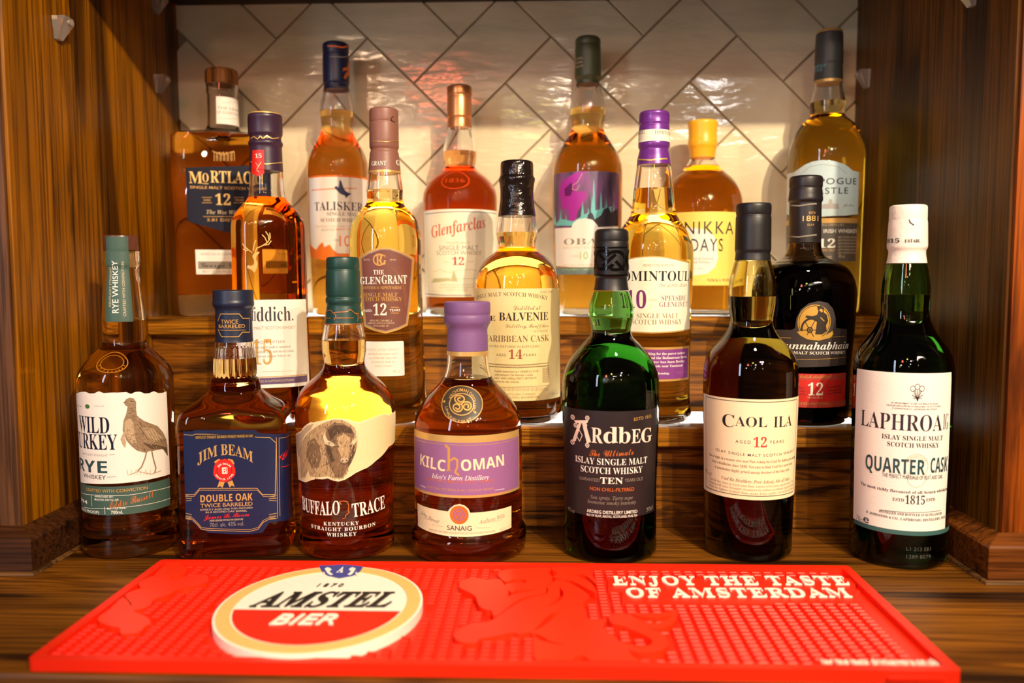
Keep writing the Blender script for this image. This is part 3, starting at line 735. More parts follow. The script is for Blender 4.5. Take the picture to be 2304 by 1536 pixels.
# ------------------------------------------------------------------ colours of papers, inks, foils
PAPER = M('white_paper', (240, 230, 220), .55, bump=.15, bscale=900); CREAM = M('cream_paper', (240, 220, 180), .55, bump=.1, bscale=900); IVORY = M('ivory_paper', (246, 238, 214), .55)
PINKW = M('pinkish_paper', (236, 218, 200), .6, bump=.15, bscale=900)
INK = M('black_ink', (30, 20, 26), .5); PLUM = M('dark_plum_ink', (44, 26, 44), .5); GREY = M('grey_ink', (140, 128, 116), .6); BROWN = M('brown_ink', (112, 82, 52), .6); TAUPE = M('taupe_ink', (160, 132, 98), .6); PALE = M('pale_tan_ink', (202, 178, 144), .6)
NAVY = M('navy_paper', (18, 30, 70), .4); NAVYD = M('dark_navy_paper', (14, 17, 42), .6, 0, .25)
GOLD = M('gold_foil', (224, 182, 108), .35, .45); GOLDM = M('matt_gold', (206, 158, 84), .5, .3); SILV = M('silver_foil', (196, 190, 186), .3, .5); COPPER = M('copper_foil', (222, 124, 58), .35, .4)
GREENP = M('green_paper', (62, 88, 78), .5); TEAL = M('dark_teal_ink', (34, 68, 72), .5)
REDI = M('red_ink', (196, 52, 36), .5); REDB = M('bright_red', (216, 36, 28), .4); WHT = M('white_print', (244, 236, 224), .5); ORNG = M('orange_ink', (236, 116, 36), .5); MAUVE = M('mauve_paper', (146, 98, 148), .45)
CHAR = M('charcoal_label', (36, 28, 30), .42); PURP = M('purple_foil', (120, 54, 150), .3, .25); BLK = M('black_capsule', (26, 23, 25), .42); BLKG = M('gloss_black', (10, 9, 10), .12)
# glass and whisky
AMBER = glass('amber_whisky', (.95, .62, .09)); DEEP = glass('deep_amber_whisky', (.90, .42, .04)); RUST = glass('russet_whisky', (.90, .38, .028)); HONEY = glass('honey_whisky', (.94, .50, .05)); PALEW = glass('pale_gold_whisky', (.97, .70, .11)); MIDW = glass('gold_whisky', (.93, .50, .05))
FLINT = glass('flint_glass', (.90, .90, .86), .05); GREENB = glass('green_bottle', (.02, .11, .01), .06); GREENN = glass('green_neck', (.18, .52, .12), .006); OLIVE = glass('olive_bottle', (.12, .08, .01), .06); OLIVEN = glass('olive_neck', (.66, .58, .22), .006)
BROWNB = glass('brown_bottle', (.010, .004, .001), .06); BROWNN = glass('brown_neck', (.10, .05, .015), .006)

FR, MR, BR = 'bottles in the front row on the counter', 'bottles in the middle row on the lower step', 'bottles in the back row on the upper step'

# ================= front row, left to right
# --- rye bottle
b = Bottle('whisky_bottle', 'rye whiskey bottle with a bird drawing and a green paper strip over its stopper', FR, 292, 1253, 109, .0003, shift=.003)
b.glass([(1252, 108), (1225, 111), (1192, 111), (1168, 108), (1100, 107.5), (1000, 108.5), (880, 110), (846, 109.5), (828, 104), (808, 88), (790, 68), (778, 54), (766, 50.5), (722, 50), (680, 47), (640, 43.5), (602, 40), (599, 42.5), (565, 42.5)], 720, AMBER, FLINT)
b.cap('stopper', [(563, 39.5), (558, 40), (533, 41), (530, 39)], M('brown_stopper', (92, 52, 40), .3))
b.cap('cork', [(600, 31), (566, 31)], M('cork', (206, 160, 100), .8, bump=.5))
l = Label(b, 640, .0005, .0012); l.rect(GREENP, 241, 292, 532, 724, 0, 0, 266)
l.text(WHT, 'RYE WHISKEY', 266, 645, 118, 12, 'S', 90).text(PALE, 'CRAFTED WITH CONVICTION', 281, 650, 122, 5, 'S', 90).text(PALE, 'KENTUCKY STRAIGHT', 251, 645, 90, 5, 's', 90)
l.done('paper_strip', 'green paper strip')
l = Label(b, 980); zig = [(172+k*10.2, 886-(k % 3)*1.6-(k*7 % 4)) for k in range(20)]
l.poly(PAPER, [(173, 1083), (200, 1087), (240, 1088), (280, 1086), (320, 1081), (350, 1075), (382, 1066)]+[(374, 880)]+zig[::-1])
l.text(NAVYD, 'WILD', 214, 974, 66, 36, 'b').text(NAVYD, 'TURKEY', 218, 1011, 94, 34, 'b').text(GREY, 'KENTUCKY STRAIGHT', 215, 1026, 56, 5, 's').line(GREY, [(246, 1023), (258, 1022)], 1)
l.text(TEAL, 'RYE', 212, 1063, 60, 27, 'T').text(INK, 'WHISKEY', 214, 1077, 50, 9, 'S').line(GREY, [(241, 1073), (262, 1072)], 1.2)
l.ell(M('label_green', (70, 110, 60), .5), 197, 914, 5).text(GREY, 'EST', 180, 915, 12, 3).text(GREY, 'SINCE', 224, 915, 22, 3)
SEP, SEPL, SEPD = M('sepia', (142, 116, 88), .6), M('light_sepia', (180, 154, 122), .6), M('dark_sepia', (88, 68, 50), .6)
l.poly(SEP, [(279, 906), (283, 898), (292, 894), (301, 896), (306, 904), (306, 920), (308, 934), (318, 944), (338, 952), (354, 958), (366, 972), (372, 985), (376, 1000), (377, 1025), (370, 1008), (352, 1012), (338, 1014), (326, 1018), (310, 1014), (296, 1004), (284, 990), (276, 968), (278, 946), (284, 930), (287, 914), (282, 912)])
l.poly(SEPL, [(281, 948), (292, 940), (300, 950), (302, 976), (308, 996), (296, 996), (286, 984), (280, 966)]).poly(SEPL, [(318, 960), (344, 964), (364, 984), (350, 992), (332, 984)]).poly(SEPD, [(320, 996), (350, 1000), (374, 1006), (377, 1026), (366, 1010), (340, 1010)])
for k in range(7): l.line(SEPL, [(322+k*6, 990-k), (340+k*5, 998-k*2)], 1)
for k in range(6): l.line(SEPD, [(306+k*9, 950+k*4), (330+k*7, 984+k*3)], .8)
l.poly(SEPL, [(284, 966), (276, 976), (271, 988), (276, 1000), (282, 1008), (284, 994), (280, 984)]).ell(INK, 296, 902, 1.6).line(SEPD, [(278, 905), (284, 903)], 1.6)
rnd = random.Random(5); bird_ = [(292, 944), (308, 936), (338, 952), (364, 972), (376, 1000), (352, 1010), (326, 1016), (304, 1010), (286, 990), (278, 965)]
def ins(p, L_):
    c = False
    for i in range(len(L_)):
        a, d = L_[i-1], L_[i]
        if (a[1] > p[1]) != (d[1] > p[1]) and p[0] < (d[0]-a[0])*(p[1]-a[1])/(d[1]-a[1])+a[0]: c = not c
    return c
for k in range(260):
    x, y = rnd.uniform(276, 376), rnd.uniform(938, 1016)
    if ins((x, y), bird_): l.line((SEPD, SEPL, SEPD)[k % 3], [(x, y), (x+rnd.uniform(1, 5), y+rnd.uniform(1, 4))], .7)
for k in range(40):
    y = rnd.uniform(898, 940); l.line((SEPD, SEPL)[k % 2], [(286+rnd.uniform(0, 18), y), (288+rnd.uniform(0, 18), y+2)], .7)
l.line(SEP, [(330, 1012), (326, 1030), (318, 1050), (310, 1058)], 3).line(SEP, [(340, 1010), (344, 1030), (350, 1052), (348, 1062)], 3).line(SEPL, [(290, 1068), (310, 1060), (340, 1066), (362, 1058)], 1.5)
for k in range(9): l.line(SEPL, [(288+k*7, 1068), (286+k*7+(k % 3)*3, 1056)], .8)
l.rect(GREENP, 176, 382, 1094, 1158, 0, 0, 262)
l.text(GOLDM, 'CRAFTED WITH CONVICTION', 264, 1107, 136, 7, 'S').line(WHT, [(184, 1107), (230, 1113), (290, 1113), (340, 1104), (382, 1094)], .8).line(WHT, [(190, 1140), (250, 1142), (300, 1138), (382, 1120)], .8)
l.line(WHT, [(207, 1112), (208, 1138)], .8).line(WHT, [(236, 1140), (237, 1156)], .8)
l.text(WHT, 'APPROVED BY:', 235, 1119, 42, 4, 'S').text(WHT, 'MASTER DISTILLER', 241, 1126, 54, 4, 'S').text(WHT, '1894', 189, 1130, 18, 8, 'S').text(WHT, '(50.5% PROOF)', 205, 1153, 38, 6, 'S')
l.text(COPPER, 'Eddie Russell', 298, 1132, 100, 15, 'c', 10).text(WHT, 'BOTTLE SIZE:', 263, 1145, 42, 4, 'S').text(WHT, '700mL', 264, 1155, 27, 7, 'S')
l.done('label', 'white and green paper label')
l = Label(b, 812, .0004, .001); GA = M('embossed_glass', (176, 108, 24), .12, 0, .8)
l.ell(GA, 252, 815, 34, 24, .93).ell(GA, 252, 815, 26, 17, .93)
for k in range(9): a = math.radians(200+k*17.5); l.line(GA, [(252+28*math.cos(a), 815-20*math.sin(a)), (252+31*math.cos(a), 815-22.5*math.sin(a))], 2)
l.done('embossed_seal')

# --- square bourbon bottle
b = Bottle('whisky_bottle', 'square shouldered bourbon bottle with a blue label and a red wax seal', FR, 541, 1250, 130, .0003, dist=.780, shape=squarish(6.5, .80, -.17), blend=(925, 872))
b.glass([(1250, 133), (1215, 134), (1190, 131), (1100, 129), (1000, 129.5), (945, 130), (932, 128.5), (922, 126), (914, 119), (907, 108), (896, 86), (885, 71), (872, 56), (868, 58), (860, 55.5), (853, 55), (847, 46.5), (838, 49.8), (826, 49.8), (806, 48.5), (785, 45.5), (768, 43)], 804, DEEP, FLINT, flute=(846, 780, 22, .05))
BLUECAP = M('blue_capsule', (24, 32, 58), .4)
b.cap('capsule', [(768, 43.5), (762, 42.5), (700, 41.5), (694, 41.8), (691, 43.5), (687, 47.4), (679, 47.4), (676, 46), (655, 46.4), (652, 45)], BLUECAP)
l = Label(b, 730, .0004, .002); l.line(GOLDM, [(491, 722), (497, 706), (538, 706), (546, 716), (560, 716)], 1.8).line(GOLDM, [(491, 740), (499, 757), (537, 757), (545, 747), (560, 747)], 1.8).line(GOLDM, [(560, 714), (561, 748)], 1.4)
l.text(GOLDM, 'TWICE', 517, 728, 38, 9, 'S').text(GOLDM, 'BARRELED', 522, 738, 58, 8, 'S').line(GOLDM, [(493, 742), (552, 742)], .9)
l.done('capsule_print')
l = Label(b, 1080)
l.poly(NAVY, [(412, 970), (434, 970), (438, 967), (575, 967), (582, 974), (622, 976), (656, 968), (658, 1160), (628, 1172), (606, 1175), (590, 1198), (560, 1201), (520, 1201), (470, 1198), (448, 1188), (438, 1176), (418, 1165)])
l.line(GOLD, [(415, 977), (434, 979), (440, 976), (570, 978), (575, 983), (607, 984), (616, 992), (621, 996), (619, 1112), (590, 1112), (578, 1098), (450, 1098), (438, 1112), (418, 1112)], 1.3)
l.rect(M('label_black', (34, 30, 34), .4), 436, 574, 976, 986, 4).text(GOLD, 'KENTUCKY STRAIGHT BOURBON WHISKEY FINISHED IN OAK', 505, 985, 128, 6, 'S')
l.text(GOLD, 'JIM BEAM', 507, 1043, 124, 24, 'b', 0, 20)
l.poly(GOLDM, [(482, 1038), (494, 1031), (498, 1044), (488, 1047)]).poly(GOLDM, [(528, 1044), (524, 1034), (514, 1031), (512, 1042)]).poly(GOLDM, [(494, 1082), (489, 1096), (496, 1093), (501, 1097), (506, 1084)]).poly(GOLDM, [(512, 1084), (517, 1096), (522, 1091), (528, 1095), (523, 1080)])
sealp = [(505+24.5*(1+.04*math.sin(a*.9))*math.cos(math.radians(a*10)), 1058+26*(1+.05*math.cos(a*2.3))*math.sin(math.radians(a*10))) for a in range(36)]
l.poly(REDB, sealp).ell(M('seal_shade', (150, 18, 24), .35), 505, 1058, 17.5, 18.5, .9).text(WHT, 'JIM BEAM', 505, 1058, 120, 4, 'S', ring=(13.5, 90)).text(WHT, 'SINCE 1795', 505, 1058, -130, 4, 'S', ring=(17.5, -90)).text(WHT, 'B', 506, 1064, 8, 12, 'S').rect(WHT, 500, 512, 1051, 1065, 0, 1.1)
l.line(GOLD, [(418, 1116), (438, 1116), (450, 1102), (578, 1102), (592, 1116), (619, 1117)], 1.0)
l.text(GOLD, 'DOUBLE OAK', 510, 1127, 116, 16, 'T').text(GOLD, 'TWICE BARRELED', 510, 1139, 116, 8.5, 'S').text(PALE, 'EXPERTLY AGED AND THEN MATURED', 510, 1146, 116, 4, 's').text(PALE, 'IN A SECOND OAK BARREL', 510, 1152, 92, 4, 's')
l.text(REDB, 'James B. Beam', 510, 1164, 102, 9, 'c', 2).text(PALE, 'NONE GENUINE WITHOUT MY SIGNATURE', 510, 1171, 74, 4, 'S').text(GREY, '70cl  alc. 43% vol.', 511, 1183, 76, 9, 'L')
for w_, d in ((1.3, 0), (1.0, 4)): l.line(GOLD, [(419, 1166-d), (434, 1168-d), (446, 1180-d), (454, 1190-d), (470, 1192-d), (560, 1195-d), (580, 1190-d), (592, 1174-d), (604, 1168-d), (619, 1166-d)], w_)
for y in (1120, 1160):
    for k in range(3): l.line(GOLD, [(605, y-3+k*4), (621, y-6+k*6)], 1.2); l.line(GOLD, [(432, y-3+k*4), (420, y-6+k*6)], 1.2)
l.line(GOLD, [(627, 985), (655, 976)], 1).line(GOLD, [(627, 985), (629, 1160)], 1).line(GOLD, [(621, 984), (624, 1165)], 1)
l.text(REDB, 'Gen', 640, 1024, 22, 14, 'c', 18).line(REDB, [(632, 1050), (650, 1044)], 1.5)
l.done('label', 'dark blue label with a red wax seal')

# --- bourbon with torn paper label
b = Bottle('whisky_bottle', 'round bourbon bottle with a torn paper label of a bison and a dark green cap', FR, 783, 1257, 106, .0003)
b.glass([(1257, 107), (1228, 107), (1205, 106.5), (1160, 105.5), (1100, 107), (1000, 111), (930, 113.5), (908, 112), (892, 107), (875, 98), (860, 84), (848, 70), (838, 58), (828, 50), (816, 46), (806, 46.5), (790, 49.5), (766, 50), (745, 46.5), (729, 43.5)], 763, RUST, FLINT)
GCAP = M('dark_green_capsule', (26, 62, 56), .38)
b.cap('capsule', [(729, 43.5), (722, 42.5), (700, 40.2), (690, 38.6), (684, 37.6), (681, 40.2), (671, 40.2), (668, 37.6), (664, 39.6), (640, 39.2), (609, 38.2), (606, 36), (603, 37.9), (582, 37), (578, 35)], GCAP)
l = Label(b, 706, .0006, .001)
for y in (714.5,): l.line(COPPER, [(732, 715), (745, 715.5)], 1.4).line(COPPER, [(757, 715), (795, 715)], 1.4).line(COPPER, [(806, 715), (815, 714)], 1.2)
l.line(COPPER, [(733, 702), (745, 697), (750, 704), (757, 702), (780, 701), (788, 696), (797, 704), (806, 705)], 1.4).line(COPPER, [(752, 704), (757, 710), (752, 720)], 1.1).line(COPPER, [(799, 705), (805, 710), (803, 722)], 1.1).line(COPPER, [(730, 728), (780, 729), (818, 727)], 1.6)
l.done('capsule_print')
l = Label(b, 1010); BUFP = M('parchment', (232, 208, 158), .55); BUFD = M('parchment_shade', (184, 160, 130), .55)
top = [(666, 978), (672, 974), (678, 971), (684, 962), (692, 955), (699, 951), (706, 952), (716, 949), (738, 946), (750, 943), (766, 943), (784, 945), (796, 949), (806, 951), (822, 946), (838, 941), (852, 935), (866, 932), (874, 935), (882, 930), (890, 923)]
bot = [(890, 985), (882, 998), (874, 1003), (866, 1015), (858, 1024), (846, 1034), (836, 1043), (826, 1050), (812, 1056), (800, 1062), (788, 1070), (776, 1077), (762, 1081), (750, 1079), (738, 1074), (726, 1076), (712, 1075), (698, 1079), (688, 1083), (680, 1080), (672, 1076)]
l.poly(M('torn_edge', (244, 226, 190), .6), [(x, y-1.6) for x, y in top]+[(x, y+1.6) for x, y in bot]).poly(BUFP, top+bot)
l.poly(BUFD, [(666, 980), (678, 972), (692, 957), (706, 953), (700, 966), (688, 976), (680, 990), (676, 1020), (672, 1030)])
F1, F2, F3 = M('fur_light', (176, 146, 106), .7), M('fur_mid', (122, 94, 66), .7), M('fur_dark', (74, 55, 38), .7)
body_ = [(674, 1012), (682, 990), (696, 972), (714, 958), (734, 948), (752, 943), (770, 944), (786, 952), (798, 962), (804, 978), (804, 1000), (800, 1018), (794, 1034), (786, 1048), (780, 1066), (770, 1077), (752, 1076), (738, 1071), (720, 1073), (702, 1072), (694, 1058), (688, 1073), (678, 1074), (676, 1040)]
l.poly(F1, body_)
l.poly(F2, [(692, 996), (708, 984), (718, 1000), (724, 1030), (716, 1052), (702, 1050), (690, 1030)]).poly(F2, [(736, 962), (752, 950), (772, 952), (790, 962), (801, 984), (800, 1016), (790, 1040), (780, 1056), (770, 1074), (756, 1074), (744, 1052), (734, 1024), (730, 990)])
l.poly(F3, [(738, 968), (752, 956), (772, 956), (790, 964), (796, 976), (786, 974), (772, 972), (756, 978), (744, 990)]).poly(F3, [(734, 990), (742, 998), (746, 1016), (754, 1036), (746, 1040), (736, 1016)]).poly(F3, [(796, 1000), (800, 1012), (790, 1040), (784, 1050), (782, 1040), (790, 1022)])
l.poly(F1, [(760, 982), (776, 976), (788, 984), (788, 1006), (784, 1028), (768, 1028), (760, 1008)])
HORN = M('horn', (214, 194, 158), .5)
l.poly(HORN, [(731, 972), (727, 984), (732, 998), (746, 1004), (756, 1001), (748, 995), (738, 990), (734, 982)]).poly(HORN, [(797, 966), (804, 978), (803, 992), (793, 1001), (788, 998), (796, 988), (798, 977)])
l.ell(F3, 761, 1004, 2.2).ell(F3, 788, 1003, 2).ell(M('muzzle', (188, 164, 132), .6), 775, 1034, 9, 6).ell(F3, 771, 1036, 2, 1.6).ell(F3, 780, 1035, 2, 1.6).line(F3, [(767, 1042), (775, 1044), (783, 1041)], 1.2)
rnd = random.Random(3)
for k in range(520):
    x, y = rnd.uniform(676, 804), rnd.uniform(944, 1076)
    if not ins((x, y), body_) or (764 < x < 786 and 1028 < y < 1042): continue
    dark = (x > 728 and (y < 972 or x < 756 or y > 1044)) or rnd.random() < .35
    l.line((F3, F2)[k % 2] if dark else (F1, BUFP, F2)[k % 3], [(x, y), (x+rnd.uniform(-2.5, 1.5), y+rnd.uniform(3, 7))], .8)
l.text(WHT, 'BUFFALO', 724, 1158, 82, 30, 'b', 0, -4).text(WHT, 'TRACE', 829, 1155, 72, 30, 'b', 4)
l.line(COPPER, [(763, 1130), (768, 1134), (764, 1128), (772, 1126), (782, 1128), (785, 1138), (783, 1148), (786, 1152), (778, 1158), (777, 1164), (771, 1166)], 1.6)
l.text(WHT, 'KENTUCKY', 768, 1182, 78, 8, 'b', track=1.3).text(WHT, 'STRAIGHT BOURBON', 773, 1194, 142, 8, 'b', 0, -3, track=1.25).text(WHT, 'WHISKEY', 769, 1206, 66, 8, 'b', track=1.25)
l.done('label', 'torn parchment label and white print')

# --- squat islay bottle with purple
b = Bottle('whisky_bottle', 'squat stepped bottle with a purple capsule, purple band label and round shoulder medallion', FR, 1055, 1270, 128, .0003)
b.glass([(1266, 124), (1240, 127.5), (1200, 130), (1184, 130), (1177, 126), (1173, 121.5), (1160, 120.5), (1060, 121.5), (975, 121.5), (945, 119.5), (922, 113), (902, 101), (884, 86), (868, 71), (856, 60), (846, 54.5), (830, 49.5), (812, 46.5), (797, 46)], 848, HONEY, FLINT)
PC = M('mauve_capsule', (122, 84, 136), .5)
b.cap('capsule', [(787, 46.3), (760, 46), (745, 44.8), (738, 45.3), (732, 48), (724, 52.4), (712, 52.6), (707, 50.6), (703, 52.4), (682, 52), (678, 50.5)], PC)
b.cap('gold_ring', [(797.5, 46.8), (788, 46.8), (787, 46.6)], GOLD)
l = Label(b, 910, .0006, .0008); MED = M('medallion_brown', (62, 50, 40), .4)
l.ell(GOLDM, 1040, 909, 42).ell(MED, 1040, 909, 40.5).ell(GOLDM, 1040, 909, 25.5, None, .92)
l.text(GOLDM, 'KILCHOMAN DISTILLERY', 1040, 909, 190, 7, 'S', ring=(29, 62)).text(GOLDM, 'UNIQUELY ISLAY', 1040, 909, -118, 7, 'S', ring=(36.5, -112)).ell(GOLDM, 1069, 927, 2.4).ell(GOLDM, 1007, 903, 2.4)
for k in range(3):
    a0 = 95+k*120; pts = []
    for i in range(26):
        t = i/25; a = math.radians(a0); cx_, cy_ = 1040+11.5*math.cos(a), 909-11.5*math.sin(a); q_ = math.radians(a0+180-t*560); rr = 11.5-8.5*t
        pts.append((cx_+rr*math.cos(q_), cy_-rr*math.sin(q_)))
    l.line(GOLDM, pts, 3.4)
l.done('medallion', 'dark round medallion with a triple spiral')
l = Label(b, 1060); l.rect(GOLD, 933, 1168, 980, 1120, 0, 0, 1052).rect(MAUVE, 934, 1166, 996, 1114, 0, 0, 1052)
l.line(GOLD, [(940, 989), (1000, 999), (1052, 1001), (1100, 999), (1164, 985)], 1)
l.text(CREAM, 'KILC', 974, 1054, 56, 25, 'T', -4).text(CREAM, 'OMAN', 1086, 1055, 96, 25, 'T', 3)
l.line(GOLDM, [(1003, 1002), (1010, 1008), (1010, 1058)], 6).line(GOLDM, [(1004, 1058), (1016, 1058)], 2).line(GOLDM, [(1013, 1036), (1022, 1030), (1029, 1034), (1029, 1050), (1024, 1062), (1032, 1068)], 4.5)
l.text(WHT, "Islay's Farm Distillery", 1036, 1080, 128, 10, 'i').text(COPPER, 'ISLAY SINGLE MALT SCOTCH WHISKY', 1036, 1087, 152, 6, 'S').text(GOLDM, 'NON CHILL FILTERED & NO COLOUR ADDED', 1036, 1105, 150, 5, 's').line(WHT, [(947, 1091), (958, 1096)], 1).line(WHT, [(1114, 1102), (1134, 1099)], 1)
lo = [(940, 1131), (975, 1144), (1008, 1150), (1013, 1143), (1022, 1136), (1034, 1133), (1046, 1137), (1054, 1144), (1058, 1153), (1110, 1148), (1150, 1137), (1150, 1186), (1110, 1200), (1050, 1207), (1000, 1204), (941, 1182)]
l.poly(CREAM, lo).ell(COPPER, 1033, 1158, 21).ell(MAUVE, 1033, 1158, 13, None, .8).ell(MAUVE, 1029, 1155, 4, None, .5).ell(MAUVE, 1038, 1156, 4, None, .5).ell(MAUVE, 1033, 1163, 4, None, .5)
l.text(PLUM, 'SANAIG', 1034, 1193, 55, 10.5, 'S').text(GREY, 'DISTILLED, MATURED AND BOTTLED BY KILCHOMAN DISTILLERY', 1040, 1201, 150, 4, 's').text(GREY, 'Anthony Wills', 1106, 1172, 58, 9, 'i', 6).text(GREY, 'John Birrell', 968, 1168, 40, 8, 'i', -12).text(PALE, '46% vol', 1136, 1190, 24, 7, 'L', 8)
l.line(PALE, [(974, 1179), (998, 1184)], 1).line(PALE, [(1071, 1187), (1103, 1186)], 1).line(PALE, [(952, 1164), (990, 1172)], .8).line(PALE, [(1080, 1176), (1130, 1168)], .8)
l.done('label', 'purple band and cream lower label')

# --- green islay bottle
b = Bottle('whisky_bottle', 'green glass bottle with a black label and a knot patterned black capsule', FR, 1371, 1267, 106, .0003)
b.glass([(1267, 106), (1240, 106), (1190, 104.5), (1100, 104), (1000, 107), (900, 109.5), (860, 109), (840, 106.5), (818, 98.5), (800, 88), (785, 76), (770, 62.5), (757, 49), (748, 45.5), (738, 45), (728, 47), (712, 50.5), (694, 50.5), (672, 45.5), (655, 40)], 713, GREENB, GREENN)
b.cap('capsule', [(653, 40), (644, 38), (630, 36.2), (624, 36), (621, 38.8), (618, 39), (560, 38.8), (546, 38.5), (544, 37.2), (541, 38.4), (522, 38), (516, 34.5)], BLK)
l = Label(b, 585, .0005, .002)
for cx_ in (1372, 1312, 1432):
    l.ell(BLKG, cx_-16, 584, 24, 24, .72, 28, 60, 330).ell(BLKG, cx_+14, 586, 24, 24, .72, 28, -120, 150)
l.line(BLKG, [(1358, 597), (1384, 573)], 7).line(BLKG, [(1346, 566), (1360, 584)], 6).line(BLKG, [(1386, 588), (1402, 606)], 6)
l.line(BLKG, [(1337, 556), (1372, 557), (1409, 556)], 3).line(BLKG, [(1337, 618), (1372, 619), (1410, 618)], 3)
l.done('capsule_print', 'glossy knotwork band')
l = Label(b, 1040); l.rect(CHAR, 1271, 1474, 925, 1164, 0, 0, 1372)
PK = M('pinkish_white_print', (238, 214, 196), .5)
l.poly(PK, [(1292, 945), (1324, 945), (1322, 951), (1296, 951)]).poly(PK, [(1309, 948), (1317, 948), (1330, 994), (1321, 997)]).poly(PK, [(1304, 948), (1310, 948), (1296, 992), (1288, 992)])
for cx_, cy_ in ((1289, 938), (1296, 956), (1322, 940), (1317, 956), (1289, 994), (1322, 1001)): l.ell(PK, cx_, cy_, 4.6, 5.4, .62).ell(PK, cx_, cy_, 1.6)
l.line(PK, [(1304, 966), (1311, 979), (1305, 992), (1298, 979), (1304, 966)], 1.8)
l.text(PK, 'R', 1344, 996, 25, 34, 'b').text(PK, 'd', 1374, 996, 32, 36, 'b').text(PK, 'b', 1404, 996, 27, 36, 'b').text(PK, 'E', 1430, 996, 20, 31, 'b').text(PK, 'G', 1453, 994, 23, 31, 'b')
l.text(COPPER, 'The Ultimate', 1376, 1026, 98, 14, 'c', 3).text(WHT, 'ISLAY SINGLE MALT', 1375, 1046, 158, 14, 'r').text(WHT, 'SCOTCH WHISKY', 1376, 1066, 136, 14, 'r')
l.text(GREY, 'GUARANTEED', 1327, 1081, 46, 7, 's').text(WHT, 'TEN', 1376, 1088, 50, 14, 'b').text(GREY, 'YEARS OLD', 1425, 1082, 40, 7, 's').text(COPPER, 'NON CHILL-FILTERED', 1377, 1105, 98, 7.5, 'S')
l.text(GREY, 'Sea spray. Tarry rope', 1376, 1124, 94, 8, 'i').text(GREY, 'Immense smoky intensity', 1376, 1135, 108, 8, 'i').text(WHT, 'ARDBEG DISTILLERY LIMITED', 1377, 1156, 112, 7, 'S').text(WHT, 'ISLE OF ISLAY, ARGYLL, SCOTLAND, PA42 7EA', 1377, 1164, 112, 5, 'S')
l.text(GOLDM, 'ESTD 1815', 1445, 943, 38, 7, 's', 4).text(GREY, '70cl', 1460, 1148, 14, 9, 'L', 6).text(GREY, '46% vol', 1286, 1150, 14, 8, 'L', -6)
l.done('label', 'black label with pale uncial lettering')

# --- olive islay bottle
b = Bottle('whisky_bottle', 'tall olive brown bottle with a cream label ruled in black and a plain black cap', FR, 1680, 1263, 101, .0003)
b.glass([(1263, 101), (1235, 100.5), (1200, 100), (1100, 102.5), (1000, 105), (900, 107.5), (850, 108), (828, 107), (810, 103.5), (795, 97), (780, 86), (766, 73), (752, 61), (740, 53.5), (730, 49.5), (720, 48.3), (704, 50.5), (680, 53.5), (655, 54), (630, 52), (608, 47), (586, 41)], 666, OLIVE, OLIVEN)
b.cap('capsule', [(585, 41), (572, 39.3), (568, 39.2), (564, 41), (560, 41.2), (510, 40.6), (488, 40.3), (485, 38.2), (481, 39.9), (464, 40.4), (458, 39)], BLK)
l = Label(b, 1005); l.rect(CREAM, 1584, 1791, 898, 1124, 0, 0, 1686).rect(INK, 1589, 1788, 903, 1116, 0, 1.6, 1686)
l.text(INK, 'C', 1639, 960, 27, 28, 'r').text(INK, 'AOL', 1690, 960, 72, 22, 'r').text(INK, 'ILA', 1760, 960, 40, 24, 'r')
l.text(INK, 'AGED', 1672, 997, 34, 7, 'S', track=1.5).text(REDI, '12', 1710, 1006, 30, 22, 'b').text(INK, 'YEARS', 1747, 997, 32, 7, 'S', track=1.4).text(INK, 'ISLAY SINGLE MALT SCOTCH WHISKY', 1698, 1027, 174, 6, 'S', 0, -4, track=1.25)
for k, t in enumerate(("Out of sight, in a remote cove near Port Askaig lies Caol Ila, hidden gem among", "Islay's distilleries since 1846. Not easy to find, Caol Ila's secret malt", "is nonetheless highly prized among devotees of the Islay style.")):
    l.text(BROWN, t, 1692, 1041+k*12, (190, 178, 166)[k], 6, 'b', 0, -2)
l.text(BROWN, 'Caol Ila Distillery, Port Askaig, Isle of Islay.', 1700, 1087, 152, 7, 'B', 0, -2).text(GREY, '43% vol', 1594, 1066, 14, 9, 'L', -8)
for k, t in enumerate(("Caol Ila lies close to Loch nam Ban, source of its pure mash water. The", "ringing will once brought steamers to collect a whisky appreciated", "taste for lighter-bodied than many Islay malts, yet with all their")):
    l.text(TAUPE, t, 1690, 1096+k*8, 186, 5, 'b', 0, -3)
l.done('label', 'cream label ruled in black')

# --- green bottle, white label
b = Bottle('whisky_bottle', 'green glass bottle with a large white label and a white foil capsule', FR, 2019, 1277, 112, .0003, shift=-.001)
b.glass([(1277, 112), (1245, 112.5), (1200, 112), (1100, 113), (1000, 115), (880, 115.5), (840, 115.5), (820, 114), (802, 110), (786, 103), (772, 93), (758, 82), (744, 72), (732, 65), (722, 60), (712, 57), (700, 55.3), (680, 56.5), (655, 56.5), (632, 54.5), (612, 50.5), (594, 46.5)], 662, GREENB, GREENN)
WCAP = M('white_foil', (238, 224, 212), .5, bump=.3, bscale=160)
b.cap('capsule', [(592, 46.4), (578, 43.6), (568, 42.4), (563, 43), (558, 46.4), (552, 46.8), (500, 44.8), (495, 43.4), (490, 43.9), (466, 43.4), (462, 41)], WCAP)
l = Label(b, 541, .0006); l.text(INK, '1815', 2009, 546, 31, 9, 'b').text(INK, 'ESTABL', 2053, 545, 34, 7, 'b').text(GREY, 'ED', 1983, 547, 8, 6, 'b').line(INK, [(2046, 494), (2048, 500), (2056, 506)], 2)
l.done('capsule_print')
l = Label(b, 1010); l.rect(PAPER, 1923, 2134, 838, 1192, 0, 0, 2020).rect(M('teal_band', (58, 96, 92), .5), 1922, 2134, 1192, 1202, 0, 0, 2020)
